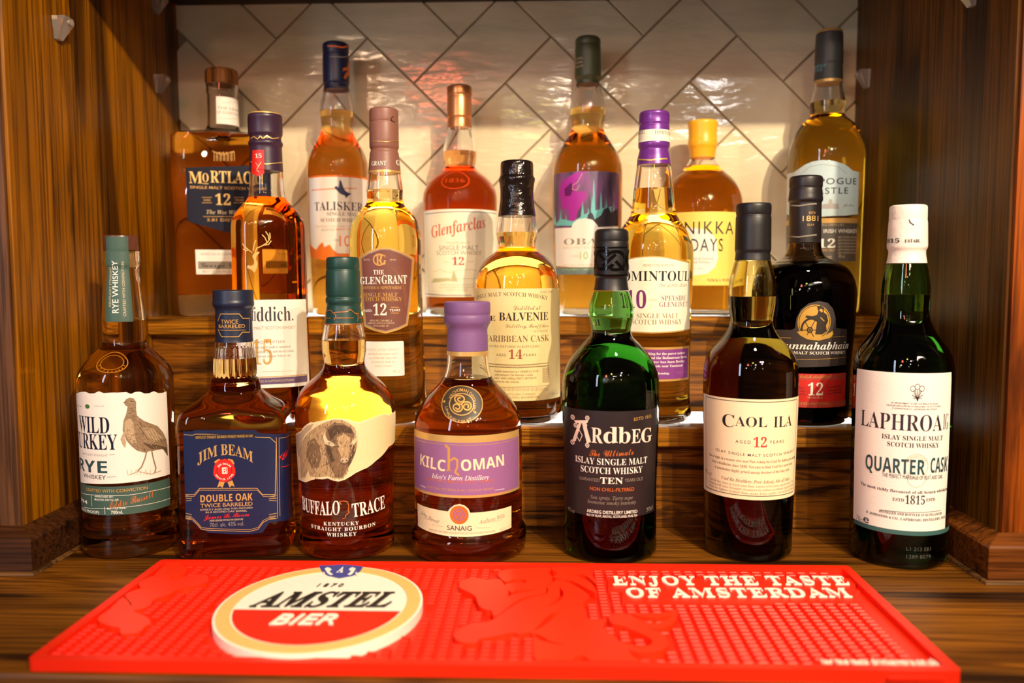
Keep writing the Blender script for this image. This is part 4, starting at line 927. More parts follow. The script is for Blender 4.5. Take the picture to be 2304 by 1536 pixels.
for cx_, cy_, r_ in ((2054, 872, 0), (2064, 868, 0), (2074, 872, 0)): l.ell(INK, cx_+(0), cy_+2, 6, 7, .78)
for dx in (-9, -5, 0, 5, 9): l.line(INK, [(2064+dx, 878), (2064+dx*.4, 892), (2064, 902)], 1.3)
l.line(INK, [(2052, 888), (2060, 894), (2068, 894), (2076, 888)], 1.6).line(INK, [(2054, 896), (2074, 896)], 1.2)
for k, t in enumerate(('BY APPOINTMENT TO HRH THE PRINCE OF WALES,', 'DISTILLER AND SUPPLIER OF SINGLE MALT SCOTCH WHISKY,', 'D. JOHNSTON & CO., (LAPHROAIG) ISLE OF ISLAY')): l.text(INK, t, (2058, 2056, 2058)[k], 910+k*6, (104, 122, 100)[k], 3.6, 'S')
l.text(PLUM, 'LAPHROA', 2028, 968, 181, 36, 'r').text(PLUM, 'IG', 2126.5, 965, 11, 34, 'r')
l.text(INK, 'ISLAY SINGLE MALT', 2052, 991, 136, 10.5, 'b').text(INK, 'SCOTCH WHISKY', 2054, 1007, 116, 10.5, 'b')
l.ell(PALE, 2062, 1048, 27, None, .95).ell(PALE, 2062, 1075, 21, None, .95).text(PALE, 'LAPHROAIG', 2062, 1048, 130, 6, 's', ring=(18, 90))
l.text(TEAL, 'QUARTER', 2014, 1064, 132, 33, 'T').text(TEAL, 'CASK', 2111, 1062, 37, 33, 'T').text(TEAL, 'THE PERFECT MARRIAGE OF PEAT AND OAK', 2052, 1078, 134, 9, 'L')
l.text(INK, 'The most richly flavoured of all Scotch whiskies', 2033, 1109, 192, 6.5, 'b', 0, -3)
l.text(INK, 'ESTD', 2021, 1127, 26, 7, 'b').text(PLUM, '1815', 2058, 1134, 44, 19, 'r').text(INK, 'ESTD', 2093, 1127, 20, 7, 'b').line(INK, [(1981, 1146), (2050, 1152), (2116, 1147)], 1)
l.text(INK, 'DISTILLED AND BOTTLED IN SCOTLAND BY', 2048, 1160, 140, 5.5, 'b').text(INK, 'D. JOHNSTON & CO., LAPHROAIG DISTILLERY, ISLE OF ISLAY', 2042, 1171, 186, 5.5, 'b', 0, -3).text(GREY, '70cl', 1935, 1172, 16, 11, 'L', -6).text(INK, 'e', 1949, 1175, 12, 18, 's', -6)
l.text(M('code_print', (70, 70, 60), .6), 'L1 213 5B1', 2066, 1239, 54, 8, 'L').text(M('code_print', (70, 70, 60), .6), '1289 8079', 2066, 1256, 54, 8, 'L')
l.done('label', 'white label with dark lettering')

# ================= middle row on the lower step
Z1 = STEP1+.0006
# --- triangular bottle
b = Bottle('whisky_bottle', 'three sided bottle with a gold stag, a white label and a dark purple ribbed cap', MR, 613, 948, 87, Z1, dist=.884, shape=tri(.10, .12), blend=(492, 446))
b.glass([(940, 90), (900, 90), (860, 90), (700, 87), (600, 86), (520, 86), (505, 85), (492, 80.5), (480, 73), (468, 63), (456, 50), (446, 43), (436, 40.5), (415, 39), (388, 37.8)], 446, RUST, FLINT)
VIOL = M('dark_violet_capsule', (58, 36, 58), .38)
b.cap('capsule', [(386, 38.4), (364, 37.4), (340, 37), (331, 36.6), (327, 39.2), (321, 39.2), (317, 36), (309, 35.6), (304, 39), (300, 39.2), (264, 39), (259, 38.2)], VIOL, knurl=(298, 268))
b.cap('gold_disc', [(259.5, 37.5), (257, 37.2), (256, 36)], GOLD)
l = Label(b, 350, .0006, .001); l.line(GOLD, [(565, 364), (600, 369), (640, 365)], 2).line(GOLD, [(566, 312), (572, 307), (580, 313), (586, 306), (592, 312), (600, 305), (612, 312), (626, 310)], 2.2)
l.poly(REDB, [(569, 338), (594, 337), (595, 390), (581, 397), (567, 389)]).text(WHT, '15', 582, 355, 14, 9, 'b').line(GOLD, [(576, 366), (582, 374), (588, 365)], 1.6).line(GOLD, [(582, 374), (578, 382), (582, 386)], 2)
l.done('neck_tag', 'red paper tag and gold lines')
l = Label(b, 770); l.rect(PAPER, 535, 692, 674, 872, 3, 0, 616)
l.text(PLUM, 'Glenfi', 556, 722, 40, 32, 'r').text(PLUM, 'ddich.', 619, 722, 82, 32, 'r').text(TAUPE, 'SINGLE MALT SCOTCH WHISKY', 604, 741, 122, 7, 's').text(GOLDM, '15', 590, 820, 46, 54, 'r').text(BROWN, 'AGED FIFTEEN', 610, 772, 60, 6, 's', track=1.3)
for k, t in enumerate(('Our single malt is matured', 'in bourbon, oak and sherry casks', 'then our unique Solera vat.')): l.text(GREY, t, 612+k, 783+k*10, (82, 96, 80)[k], 5.5, 'b')
l.line(PALE, [(590, 836), (660, 834)], 1)
l.rect(M('label_violet', (96, 72, 112), .5), 536, 691, 849, 864, 0, 0, 616).rect(GOLDM, 536, 691, 846, 848, 0, 0, 616).text(PALE, 'DISTILLED IN DUFFTOWN SCOTLAND', 616, 859, 90, 5, 'S')
G = GOLD   # the stag
l.poly(G, [(570, 572), (578, 567), (584, 566), (583, 570), (578, 574), (576, 582), (580, 592), (578, 604), (572, 614), (568, 608), (556, 602), (558, 596), (566, 598), (572, 594), (572, 584), (568, 578)])
for pts in ([(574, 568), (578, 558), (590, 553), (602, 545), (608, 535), (607, 524)], [(601, 545), (596, 534), (590, 528)], [(605, 540), (604, 530), (598, 521)], [(594, 551), (604, 550), (610, 542)], [(568, 568), (560, 562), (552, 556), (546, 548)], [(560, 562), (554, 564), (548, 560)], [(570, 564), (572, 550), (576, 540)]): l.line(G, pts, 2.2)
l.done('label', 'white label and gold stag print')

# --- flared bottle with brown shield label
b = Bottle('whisky_bottle', 'pale gold bottle with a brown shield shaped label and a dusty brown capsule', MR, 873, 948, 88, Z1, dist=.880)
b.glass([(945, 90), (915, 90), (880, 87.5), (800, 84.5), (700, 82), (600, 81.5), (545, 82), (528, 81), (512, 78), (500, 74), (488, 67), (476, 57), (466, 47), (458, 42), (450, 40), (440, 40), (428, 41), (412, 39.5), (398, 37.3), (391, 36.5)], 429, PALEW, FLINT)
BCAP = M('dusty_brown_capsule', (140, 92, 78), .45)
b.cap('capsule', [(386, 36.4), (364, 34.6), (352, 33.2), (345, 32.9), (341, 30.6), (336, 30.6), (333, 33.2), (312, 33.2), (280, 33), (277, 31.6), (274, 33), (262, 32.8), (250, 33), (246, 31.5)], BCAP)
b.cap('gold_ring', [(391, 37), (386.4, 36.8), (386, 36.5)], GOLD)
l = Label(b, 362, .0006, .001); l.text(WHT, 'GRANT', 853, 372, 32, 10, 'b').text(WHT, 'GL', 900, 374, 18, 11, 'b').line(GOLD, [(839, 318), (870, 319), (904, 317)], .9).line(INK, [(884, 262), (879, 266), (880, 271), (887, 275)], 1.6); l.done('capsule_print')
l = Label(b, 660); SH = [(808, 578), (830, 564), (856, 556), (876, 556), (900, 564), (932, 580), (930, 610), (924, 680), (917, 732), (896, 742), (868, 750), (842, 744), (820, 734), (814, 680)]
def inset(P, c, k): return [(c[0]+(x-c[0])*k, c[1]+(y-c[1])*(1-(1-k)*.62)) for x, y in P]
BRN = M('brown_label', (120, 68, 56), .5)
l.poly(GOLDM, SH).poly(BRN, inset(SH, (870, 652), .93)).poly(SILV, inset(SH, (870, 652), .92), inset(SH, (870, 652), .905)).poly(BRN, inset(SH, (870, 652), .90))
l.ell(GOLDM, 853, 584, 14, 14, .78, 24, 40, 330).text(GOLDM, 'R', 854, 594, 16, 20, 'b').text(GOLDM, 'G', 862, 595, 14, 22, 'b').text(PALE, '1840', 884, 586, 14, 4).text(PALE, 'ESTD', 826, 586, 14, 4)
l.text(WHT, 'THE', 852, 617, 24, 10, 'b').text(WHT, 'GLEN', 834, 639, 46, 16, 'b').text(WHT, 'GRANT', 887, 638, 56, 19, 'b').text(GOLDM, 'ROTHES SPEYSIDE', 860, 650, 88, 6, 'b').text(GOLDM, 'SINGLE MALT', 856, 667, 76, 8.5, 'b').text(GOLDM, 'SCOTCH WHISKY', 858, 677, 92, 8.5, 'b')
l.text(WHT, 'AGED', 827, 701, 19, 5, 'S').text(WHT, '12', 855, 709, 30, 25, 'b').text(WHT, 'YEARS', 888, 700, 24, 5, 'S').line(GOLDM, [(880, 691), (897, 691)], 1.4).line(GOLDM, [(880, 704), (897, 704)], 1.4)
for k, t in enumerate(('APPLE PIE, CARAMEL &', 'ALMONDS, ENFOLD & INTRIGUE', 'WITH EVERY SIP')): l.text(PALE, t, 857, 723+k*6, (50, 60, 36)[k], 4, 'S')
for k in range(5): l.line(M('label_swirl', (150, 96, 70), .5), [(880+k*6, 600), (905+k*3, 630+k*12), (912, 690)], .6)
l.rect(PAPER, 814, 909, 768, 846, 3, 0, 866)
for k, t in enumerate(('MAJOR JAMES GRANT', 'distilled and unique spirit', 'a worldwide Speyside', 'of superior malt on', 'James Grant')): l.text(PALE, t, 862, 789+k*9, (74, 66, 62, 52, 38)[k], 5, 's' if k == 0 else 'b')
l.text(PALE, '43% vol', 892, 838, 16, 7, 'L'); l.done('label', 'brown shield label above a small white one')

# --- caribbean cask bottle
b = Bottle('whisky_bottle', 'round shouldered amber bottle with a cream label and a crinkled black foil capsule', MR, 1164, 954, 98, Z1, dist=.888)
b.glass([(952, 96), (940, 99.5), (925, 99.5), (905, 98), (800, 97.5), (680, 96), (645, 95), (625, 92.5), (610, 88.5), (598, 83), (586, 74), (577, 64), (570, 53), (564, 45), (558, 42), (548, 42), (534, 45), (522, 46.5), (508, 45), (496, 43), (487, 41.8)], 524, MIDW, FLINT, base=(922, FLINT))
FOIL = M('crinkled_black_foil', (36, 26, 24), .16, .35, .7, .9, 130, .3)
b.cap('capsule', [(487, 42.6), (470, 40), (450, 37.6), (430, 37.2), (414, 38.6), (406, 40.8), (401, 40.8), (397, 38), (394, 37.2), (372, 37), (366, 36), (363, 34)], FOIL)
l = Label(b, 775, .0003); CR2 = M('straw_paper', (228, 204, 146), .55)
l.rect(CR2, 1067, 1259, 649, 902, 0, 0, 1164)
for k, t in enumerate(('SINGLE MALT SCOTCH WHISKY',)): l.text(BROWN, t, 1152, 676, 160, 9, 'r', 0, 10)
l.text(TAUPE, 'ESTD 1892', 1229, 659, 28, 5, 'r').text(BROWN, 'Distilled at', 1186, 697, 60, 10, 'c').text(INK, 'THE', 1098, 721, 34, 11, 'b').text(INK, 'BALVENIE', 1178, 721, 110, 18, 'b').text(BROWN, 'Distillery, Banffshire', 1186, 737, 96, 8, 'c').text(TAUPE, 'SCOTLAND', 1216, 747, 32, 5, 'b')
l.text(BROWN, 'CARIBBEAN CASK', 1163, 769, 144, 14, 'r').text(BROWN, 'EXTRA MATURED IN RUM CASKS', 1158, 782, 112, 5, 's').text(INK, 'AGED', 1128, 801, 22, 5.5, 's', track=1.2).text(M('russet_ink', (150, 72, 46), .5), '14', 1160, 807, 31, 20, 'b').text(INK, 'YEARS', 1191, 801, 30, 5.5, 's', track=1.2)
for d in (0, 6): l.line(BROWN, [(1094, 817+d), (1164, 821+d), (1233, 816+d)], 1.6)
for k in range(46): l.line(BROWN, [(1096+k*3, 822), (1098+k*3, 825)], .8)
for k, t in enumerate(('Further maturation in CARIBBEAN RUM', 'casks enhances The Balvenie\'s vanilla', 'notes - whilst adding SPICY AROMATIC', 'finesse to the whisky.')): l.text(BROWN, t, (1162, 1156, 1160, 1140)[k], 838+k*7.6, (98, 86, 96, 60)[k], 4.6, 'b')
for k in range(17): l.line(BROWN, [(1220, 828+k*2), (1235, 827+k*2)], .9)
for k in range(46): l.line(TAUPE, [(1096+k*3, 871), (1096+k*3, 879)], 1)
l.line(BROWN, [(1094, 869), (1164, 870), (1236, 866)], .8).text(BROWN, 'THE BALVENIE DISTILLERY COMPANY', 1152, 889, 106, 4, 's').text(BROWN, 'DUFFTOWN, BANFFSHIRE,', 1170, 896, 90, 4, 's').text(TAUPE, '43% vol', 1247, 888, 14, 6, 'L')
l.done('label', 'cream paper label')

# --- tall purple capped bottle
b = Bottle('whisky_bottle', 'tall clear bottle with a bright purple screw cap and a white and purple label', MR, 1465, 949, 88, Z1, dist=.884)
b.glass([(947, 88), (930, 90), (918, 88), (900, 86), (850, 85.5), (740, 87), (640, 90), (590, 91.5), (565, 91), (548, 88.5), (532, 83), (518, 75), (505, 66), (494, 58), (485, 53), (476, 50), (464, 48.3), (440, 46), (425, 44.6), (400, 42), (374, 38.6)], 426, PALEW, FLINT, base=(922, FLINT))
b.cap('screw_cap', [(372, 38.8), (352, 36.2), (340, 33), (336, 32.6), (332, 35.4), (324, 36), (320, 34.8), (318, 34.6), (286, 34.4), (283, 33), (280, 34.4), (256, 34), (252, 31.5)], PURP, knurl=(277, 260))
l = Label(b, 305, .0005, .001); l.rect(IVORY, 1400, 1530, 290.5, 317, 0, 0, 1463); l.text(BROWN, 'TOMINTOUL', 1435, 306, 34, 8, 'r').text(BROWN, 'TOMINTOUL', 1490, 302, 36, 8, 'r').line(GOLD, [(1428, 359), (1464, 360), (1500, 357)], 3.4)
l.done('cap_band', 'cream paper band')
l = Label(b, 700, .0003)
arch = [(1380+i*17, 592-14*math.sin(math.pi*i/10)) for i in range(11)]
l.poly(GOLDM, [(1379, 742), (1420, 748), (1465, 750), (1510, 748), (1551, 742)]+[(x, y-2.5) for x, y in arch[::-1]]).poly(IVORY, [(1379, 739), (1420, 745), (1465, 747), (1510, 745), (1551, 739)]+arch[::-1])
l.text(TAUPE, 'PRODUCT OF SCOTLAND', 1481, 599, 68, 5, 'r').text(INK, 'TOMINTOUL', 1470, 632, 158, 22, 'r').text(TAUPE, 'the gentle dram', 1514, 645, 62, 8, 'i').text(M('purple_ink', (122, 44, 110), .5), '10', 1432, 693, 44, 38, 'b').text(PALE, 'YEARS', 1469, 677, 20, 4.5, 's')
PI = M('mauve_ink', (150, 96, 118), .5); l.text(PI, 'SPEYSIDE', 1515, 676, 54, 11, 'r').text(PI, 'GLENLIVET', 1514, 690, 62, 11, 'r').text(TAUPE, 'SINGLE MALT', 1479, 716, 92, 11, 'r').text(TAUPE, 'SCOTCH WHISKY', 1477, 730, 112, 11, 'r')
l.rect(GOLDM, 1382, 1549, 781, 858, 0, 0, 1465).rect(M('purple_label', (132, 62, 138), .45), 1383, 1547, 786, 853, 0, 0, 1465)
for k, t in enumerate(('Searching for the purest natural', 'discovered the Ballantruan Spring', 'This water has been flowing', 'in Speyside near Tomintoul')): l.text(WHT, t, (1490, 1490, 1490, 1490)[k], 798+k*9.3, (100, 108, 98, 90)[k], 5.4, 'b')
l.text(WHT, 'Fleming', 1490, 842, 30, 5, 'b').text(PI, '40% vol', 1532, 840, 24, 6, 'L').text(REDI, 'Robert', 1476, 834, 30, 6, 'c')
l.done('label', 'white arched label above a purple one')

# --- dark squat bottle
b = Bottle('whisky_bottle', 'broad nearly black bottle with a gold helmsman badge and a red lower label', MR, 1800, 958, 112, Z1, dist=.884)
b.glass([(957, 106), (930, 107), (830, 109), (740, 116), (690, 118.5), (660, 119), (640, 116.5), (622, 110), (610, 103), (602, 96), (594, 82), (588, 69), (582, 56), (574, 45), (566, 40.5), (556, 38.3), (547, 37.5)], 590, BROWNB, BROWNN)
b.cap('capsule', [(546, 37.4), (500, 37), (460, 36.4), (456, 36.4), (453, 39.2), (448, 39.6), (440, 38.4), (428, 37.8), (425, 36.6), (421, 38), (402, 38.3), (397, 36.5)], M('black_capsule_brownish', (34, 27, 29), .4))
l = Label(b, 500, .0006, .002); l.line(GREY, [(1762, 461), (1798, 463), (1836, 458)], 3.2).line(GREY, [(1761, 531), (1798, 533), (1836, 528)], 3.2).text(GOLD, '1881', 1823, 497, 34, 12, 'S').text(GOLD, '1881', 1757, 499, 32, 12, 'S').text(GOLDM, 'ESTD', 1827, 481, 14, 5, 's').text(GOLDM, 'ISLAY', 1824, 508, 15, 5, 's'); l.done('capsule_print')
l = Label(b, 790); DK = M('brown_black_label', (58, 48, 46), .5)
l.poly(DK, [(1700, 738), (1740, 741), (1780, 742), (1789, 738), (1792, 716), (1802, 696), (1820, 682), (1842, 677), (1862, 681), (1874, 694), (1880, 716), (1881, 738), (1905, 740), (1903, 820), (1860, 824), (1800, 826), (1740, 824), (1700, 818)])
YG = M('badge_gold', (208, 160, 70), .45, .3); l.ell(YG, 1833, 725, 37, 40).ell(INK, 1833, 725, 35, 38, .96)
FIG = M('badge_dark', (46, 34, 26), .5)
l.poly(FIG, [(1838, 690), (1846, 687), (1854, 692), (1853, 702), (1860, 708), (1863, 722), (1858, 732), (1860, 744), (1850, 752), (1834, 752), (1836, 738), (1838, 724), (1826, 718), (1812, 714), (1814, 709), (1828, 711), (1838, 708), (1841, 700)]).ell(YG, 1847, 699, 4, 4.5).ell(FIG, 1826, 740, 24, 26, .82, 24, 20, 260).ell(FIG, 1822, 742, 7, 7, .6)
for a in range(6): l.line(FIG, [(1822, 742), (1822+22*math.cos(a*1.05), 742-23*math.sin(a*1.05))], 1.5)
l.line(FIG, [(1843, 700), (1850, 706)], 3).line(YG, [(1846, 714), (1854, 722)], 2)
l.poly(YG, [(1793, 746), (1806, 744), (1818, 755), (1842, 759), (1860, 752), (1873, 744), (1875, 752), (1866, 760), (1842, 766), (1816, 763), (1800, 754)])
l.line(YG, [(1730, 758), (1780, 760)], 1).line(YG, [(1870, 758), (1900, 756)], 1).line(YG, [(1725, 806), (1800, 808), (1902, 803)], 1)
l.text(WHT, 'Bunnahabhain', 1828, 786, 158, 16, 'B').text(WHT, 'SINGLE MALT SCOTCH WHISKY', 1822, 797, 156, 6.5, 'b')
RL, RL2 = M('red_label', (204, 40, 34), .45), M('rose_label', (180, 66, 54), .45)
l.rect(RL, 1700, 1901, 840, 916, 0, 0, 1800).rect(RL2, 1700, 1901, 842, 854, 0, 0, 1800).rect(RL2, 1700, 1901, 903, 915, 0, 0, 1800)
l.text(WHT, '12', 1834, 889, 34, 27, 'b').text(PALE, 'YEARS OLD', 1833, 896, 34, 4, 'b').text(GOLDM, 'Small batch distilled', 1818, 850, 104, 7, 'c').text(GOLDM, 'UN-CHILLFILTERED', 1820, 910, 90, 5, 's')
for k, t in enumerate(('TOASTED NUTS', 'VANILLA AND', 'OAK FINISH')): l.text(PLUM, t, 1876, 872+k*7, 34, 4, 's', 3); l.text(PLUM, ('BOUQUET', 'WAS', 'FRUITS')[k], 1800, 874+k*7, 22, 4, 's')
l.done('label', 'dark label with a gold badge, red label below')

# ================= back row on the upper step
Z2 = STEP2+.0006
# --- rectangular flask
b = Bottle('whisky_bottle', 'flat rectangular bottle with a pointed navy label and a wooden topped stopper', BR, 521, 715, 112, Z2, dist=1.018, shape=squarish(7, .50, -.05), blend=(312, 300), shift=-.004)
b.glass([(714, 106), (690, 108), (600, 111), (450, 114.5), (340, 116.5), (318, 116.5), (311, 113), (306, 104), (303.5, 84), (302, 62), (298, 46), (292, 39), (284, 36), (240, 35), (214, 35), (211, 37), (193, 37)], 309, glass('brown_gold_whisky', (.80, .36, .03), .06), FLINT, base=(662, FLINT))
b.cap('stopper', [(192, 36.5), (188, 37.3), (166, 37.3), (160, 36), (157, 33)], wood('stopper_wood', 2, (196, 130, 62), (120, 74, 32), .5, 4, 3, .3))
l = Label(b, 250, .0005); l.rect(PAPER, 487, 555, 220, 281, 0, 0, 521).text(GREY, 'THE HEART', 513, 247, 48, 6, 's').text(GREY, 'OF DUFFTOWN', 512, 257, 52, 6, 's').line(PALE, [(496, 266), (520, 268), (545, 265)], 1).line(PALE, [(500, 232), (522, 230), (540, 233)], 1); l.done('neck_label', 'white neck label')
l = Label(b, 480); l.poly(NAVYD, [(418, 377), (624, 375), (622, 500), (612, 505), (516, 524), (430, 500), (422, 494)])
l.text(GOLD, 'M', 441, 412, 30, 26, 'b').text(GOLD, 'O', 463, 409, 14, 19, 'b').line(GOLD, [(457, 413), (469, 413)], 1.6).text(GOLD, 'RTLACH', 530, 412, 112, 26, 'b').text(GOLDM, 'SINGLE MALT SCOTCH WHISKY', 514, 426, 172, 6, 'S')
l.text(GOLD, '12', 502, 461, 34, 24, 'b').text(GOLDM, 'AGED', 466, 452, 16, 4, 'S').text(GOLDM, 'YEARS', 538, 452, 20, 4, 'S')
for x0 in (455, 526):
    for y in (444, 456): l.line(GOLDM, [(x0, y), (x0+22, y)], 1)
l.text(PALE, 'The Wee Witchie', 510, 482, 90, 9, 'B').line(GOLDM, [(458, 487), (560, 487)], 1).text(GOLDM, '2.81 DISTILLED', 514, 498, 96, 6, 'S')
l.rect(PAPER, 441, 602, 562, 617, 1, 0, 520).rect(GREY, 446, 596, 588, 605, 0, 0, 520).text(INK, 'George Cowie', 508, 601, 110, 10, 'c').text(GREY, 'AGED IN A COMBINATION OF', 512, 574, 120, 5, 's').text(GREY, 'BOTTLED IN DUFFTOWN', 512, 613, 110, 5, 's')
for k, dx in enumerate((-20, -12, -4, 4, 12, 20)): l.line(GOLDM, [(502+dx, 362), (502+dx, 345-abs(dx)*.1), (502+dx+5, 342), (502+dx+5, 362)], 1)
l.line(GOLDM, [(478, 340), (502, 348), (526, 340)], 1.2)
l.done('label', 'pointed navy label above a small white one')

# --- slim bottle with blue and orange cap
b = Bottle('whisky_bottle', 'slim amber bottle with an orange ringed navy cap and a sea bird label', BR, 766, 710, 64, Z2, dist=1.018)
b.glass([(706, 60), (690, 62), (600, 66), (450, 69), (390, 69.5), (372, 69), (358, 66), (344, 60.5), (330, 53), (316, 45), (304, 38.5), (296, 36), (286, 34.6), (272, 36), (256, 38.5), (240, 37.5), (222, 34), (206, 30)], 253, RUST, FLINT)
b.cap('capsule', [(204, 29.6), (196, 27.8), (192, 27.8), (188, 29.8), (182, 30), (126, 29.6), (122, 28.6), (119, 29.6), (102, 29.8), (98, 27)], M('navy_capsule', (34, 36, 66), .38))
l = Label(b, 150, .0006, .002); l.line(ORNG, [(738, 104), (770, 107), (801, 103)], 3.5).line(GREY, [(743, 128), (770, 129), (796, 126)], 2)
LO = COPPER; l.poly(LO, [(782, 142), (788, 134), (792, 140), (794, 150), (800, 154), (797, 162), (792, 160), (788, 168), (780, 172), (778, 178), (772, 176), (776, 166), (782, 158), (770, 160), (772, 152), (780, 152)]).ell(LO, 790, 172, 8, 9, .65).text(GREY, 'TALISKER', 768, 198, 40, 4, 's'); l.done('capsule_print', 'orange ring and lion')
l = Label(b, 500); l.rect(PAPER, 697, 834, 396, 570, 0, 0, 766).rect(ORNG, 697, 834, 394, 398, 0, 0, 766)
l.poly(ORNG, [(697, 545), (704, 556), (712, 562), (718, 552), (726, 544), (730, 556), (742, 550), (750, 562), (762, 572), (782, 570), (800, 572), (834, 566), (834, 584), (766, 588), (720, 584), (699, 574)])
l.line(ORNG, [(702, 428), (730, 426), (802, 424)], 2).poly(M('sea_bird_navy', (34, 34, 78), .5), [(764, 404), (768, 408), (772, 420), (776, 428), (780, 432), (790, 436), (784, 440), (778, 446), (776, 440), (766, 436), (760, 430), (752, 422), (756, 418), (762, 422), (763, 414)])
l.text(PLUM, 'TALISKER', 762, 473, 106, 19, 'r').text(BROWN, 'SINGLE MALT', 772, 485, 72, 8, 'r').text(BROWN, 'SCOTCH WHISKY', 766, 499, 88, 8, 'r').text(PALE, 'THE OLDEST DISTILLERY ON SKYE', 758, 511, 96, 4, 's').text(GREY, 'ISLE OF SKYE', 738, 519, 28, 4, 's').text(ORNG, 'MADE BY THE SEA', 776, 518, 40, 4, 'S').text(ORNG, '10', 776, 554, 24, 24, 'L').text(GREY, 'AGED', 757, 542, 12, 4, 's')
l.done('label', 'white label edged in orange')

# --- orange red bottle with copper cap
b = Bottle('whisky_bottle', 'orange red bottle with a copper cap and a cream label in red script', BR, 1037, 711, 80, Z2, dist=1.018)
b.glass([(706, 78), (690, 79), (600, 81), (480, 83), (450, 83.5), (436, 82), (424, 78), (412, 71), (402, 62.5), (394, 52), (386, 41.5), (379, 36), (371, 34.5), (360, 36.5), (347, 38), (336, 37.5), (318, 33), (300, 28), (290, 27)], 343, glass('tawny_whisky', (.85, .22, .03)), FLINT, base=(690, FLINT))
b.cap('capsule', [(288, 27.4), (272, 27.2), (268, 26), (265, 28), (262, 28), (222, 27.8), (218, 26.6), (214, 28), (198, 28.2), (194, 25.5)], M('copper_cap', (214, 140, 88), .32, .75))
l = Label(b, 410, .0004, .001); l.ell(M('embossed_red', (206, 70, 30), .12, 0, .8), 1024, 404, 31, 20, .9).text(M('embossed_red', (206, 70, 30), .12, 0, .8), '1836', 1024, 410, 44, 9, 's'); l.done('embossed_seal')
l = Label(b, 570); l.rect(IVORY, 956, 1118, 470, 668, 0, 0, 1037).line(M('blue_rule', (60, 66, 130), .5), [(958, 482), (990, 478), (1037, 476), (1090, 478), (1117, 481)], 1.5).line(M('blue_rule', (60, 66, 130), .5), [(958, 660), (1000, 664), (1060, 664)], 1.5)
l.text(M('coral_ink', (220, 92, 62), .5), 'Glenfarclas', 1033, 522, 122, 26, 'B', 10).text(PALE, 'HIGHLAND', 1031, 549, 50, 6, 's').text(GREY, 'SINGLE MALT', 1032, 562, 88, 10, 's').text(GREY, 'SCOTCH WHISKY', 1033, 573, 100, 9, 's').text(REDI, '12', 1031, 596, 27, 17, 'b').line(PALE, [(998, 589), (1010, 589)], 1).line(PALE, [(1052, 588), (1066, 588)], 1)
OLV = M('faded_olive_ink', (196, 188, 148), .6)
l.line(OLV, [(975, 612), (990, 606), (1010, 614), (1030, 608), (1060, 606), (1084, 612)], 1).poly(OLV, [(970, 636), (978, 626), (1010, 625), (1015, 630), (1018, 618), (1021, 608), (1025, 618), (1030, 634), (1010, 632), (985, 635)]).line(OLV, [(972, 628), (1085, 626)], 1.2)
for k, t in enumerate(('SINGLE HIGHLAND MALT', 'J & G GRANT GLENFARCLAS DISTILLERY', 'PRODUCT OF SCOTLAND')): l.text(PALE, t, 1028, 642+k*6, (72, 80, 48)[k], 3.6, 's')
l.done('label', 'cream label with red script')

# --- olive capped bottle with aurora label
b = Bottle('whisky_bottle', 'amber bottle with an olive cap and a purple aurora picture above white paper', BR, 1320, 711, 72, Z2, dist=1.018)
b.glass([(706, 68), (690, 70), (640, 73), (560, 76), (460, 78.5), (392, 79), (376, 78), (362, 74.5), (348, 69), (334, 61), (320, 52), (308, 44), (298, 38.5), (288, 35.6), (278, 36), (262, 39.2), (248, 40.5), (232, 39), (214, 34.5), (194, 28)], 247, MIDW, FLINT, base=(692, FLINT))
b.cap('capsule', [(191, 26), (184, 25.4), (180, 27), (176, 29.8), (170, 30), (120, 29), (106, 28.8), (103, 27.4), (100, 28.6), (90, 28.2), (85, 25)], M('olive_capsule', (72, 76, 50), .42))
l = Label(b, 140, .0006, .002)
for k, t in enumerate(('NATURAL', 'CASK', 'STRENGTH')): l.text(PALE, t, 1303, 134+k*9, 18, 5, 's')
l.done('capsule_print')
# aurora picture: procedural
au, nt, out = nodes('aurora_print'); N = nt.nodes.new; L = nt.links.new
pb = N('ShaderNodeBsdfPrincipled'); tc = N('ShaderNodeTexCoord'); mp = N('ShaderNodeMapping'); mp.inputs['Scale'].default_value = (95, 95, 22); L(tc.outputs['Object'], mp.inputs[0])
n1 = N('ShaderNodeTexNoise'); n1.inputs['Scale'].default_value = 1; n1.inputs['Detail'].default_value = 3; L(mp.outputs[0], n1.inputs['Vector'])
rp = N('ShaderNodeValToRGB'); L(n1.outputs[0], rp.inputs[0]); e = rp.color_ramp.elements
e[0].position = .35; e[0].color = srgb((70, 56, 78))+(1,); e[1].position = .72; e[1].color = srgb((150, 70, 150))+(1,); x = e.new(.5); x.color = srgb((112, 84, 118))+(1,)
L(rp.outputs[0], pb.inputs['Base Color']); pb.inputs['Roughness'].default_value = .4; L(pb.outputs[0], out.inputs[0])
l = Label(b, 510); l.rect(au, 1246, 1392, 385, 512, 0, 0, 1320)
MG, CY, DKP = M('magenta_print', (168, 44, 158), .45), M('aqua_print', (110, 190, 190), .45), M('forest_print', (44, 38, 52), .45)
l.poly(MG, [(1262, 452), (1258, 432), (1264, 414), (1276, 400), (1296, 388), (1312, 388), (1306, 400), (1296, 412), (1294, 426), (1302, 432), (1316, 428), (1322, 440), (1314, 456), (1300, 474), (1296, 500), (1284, 498), (1278, 470), (1266, 470)]).poly(M('dark_magenta_print', (96, 24, 96), .45), [(1270, 426), (1286, 410), (1290, 424), (1284, 440), (1272, 442)])
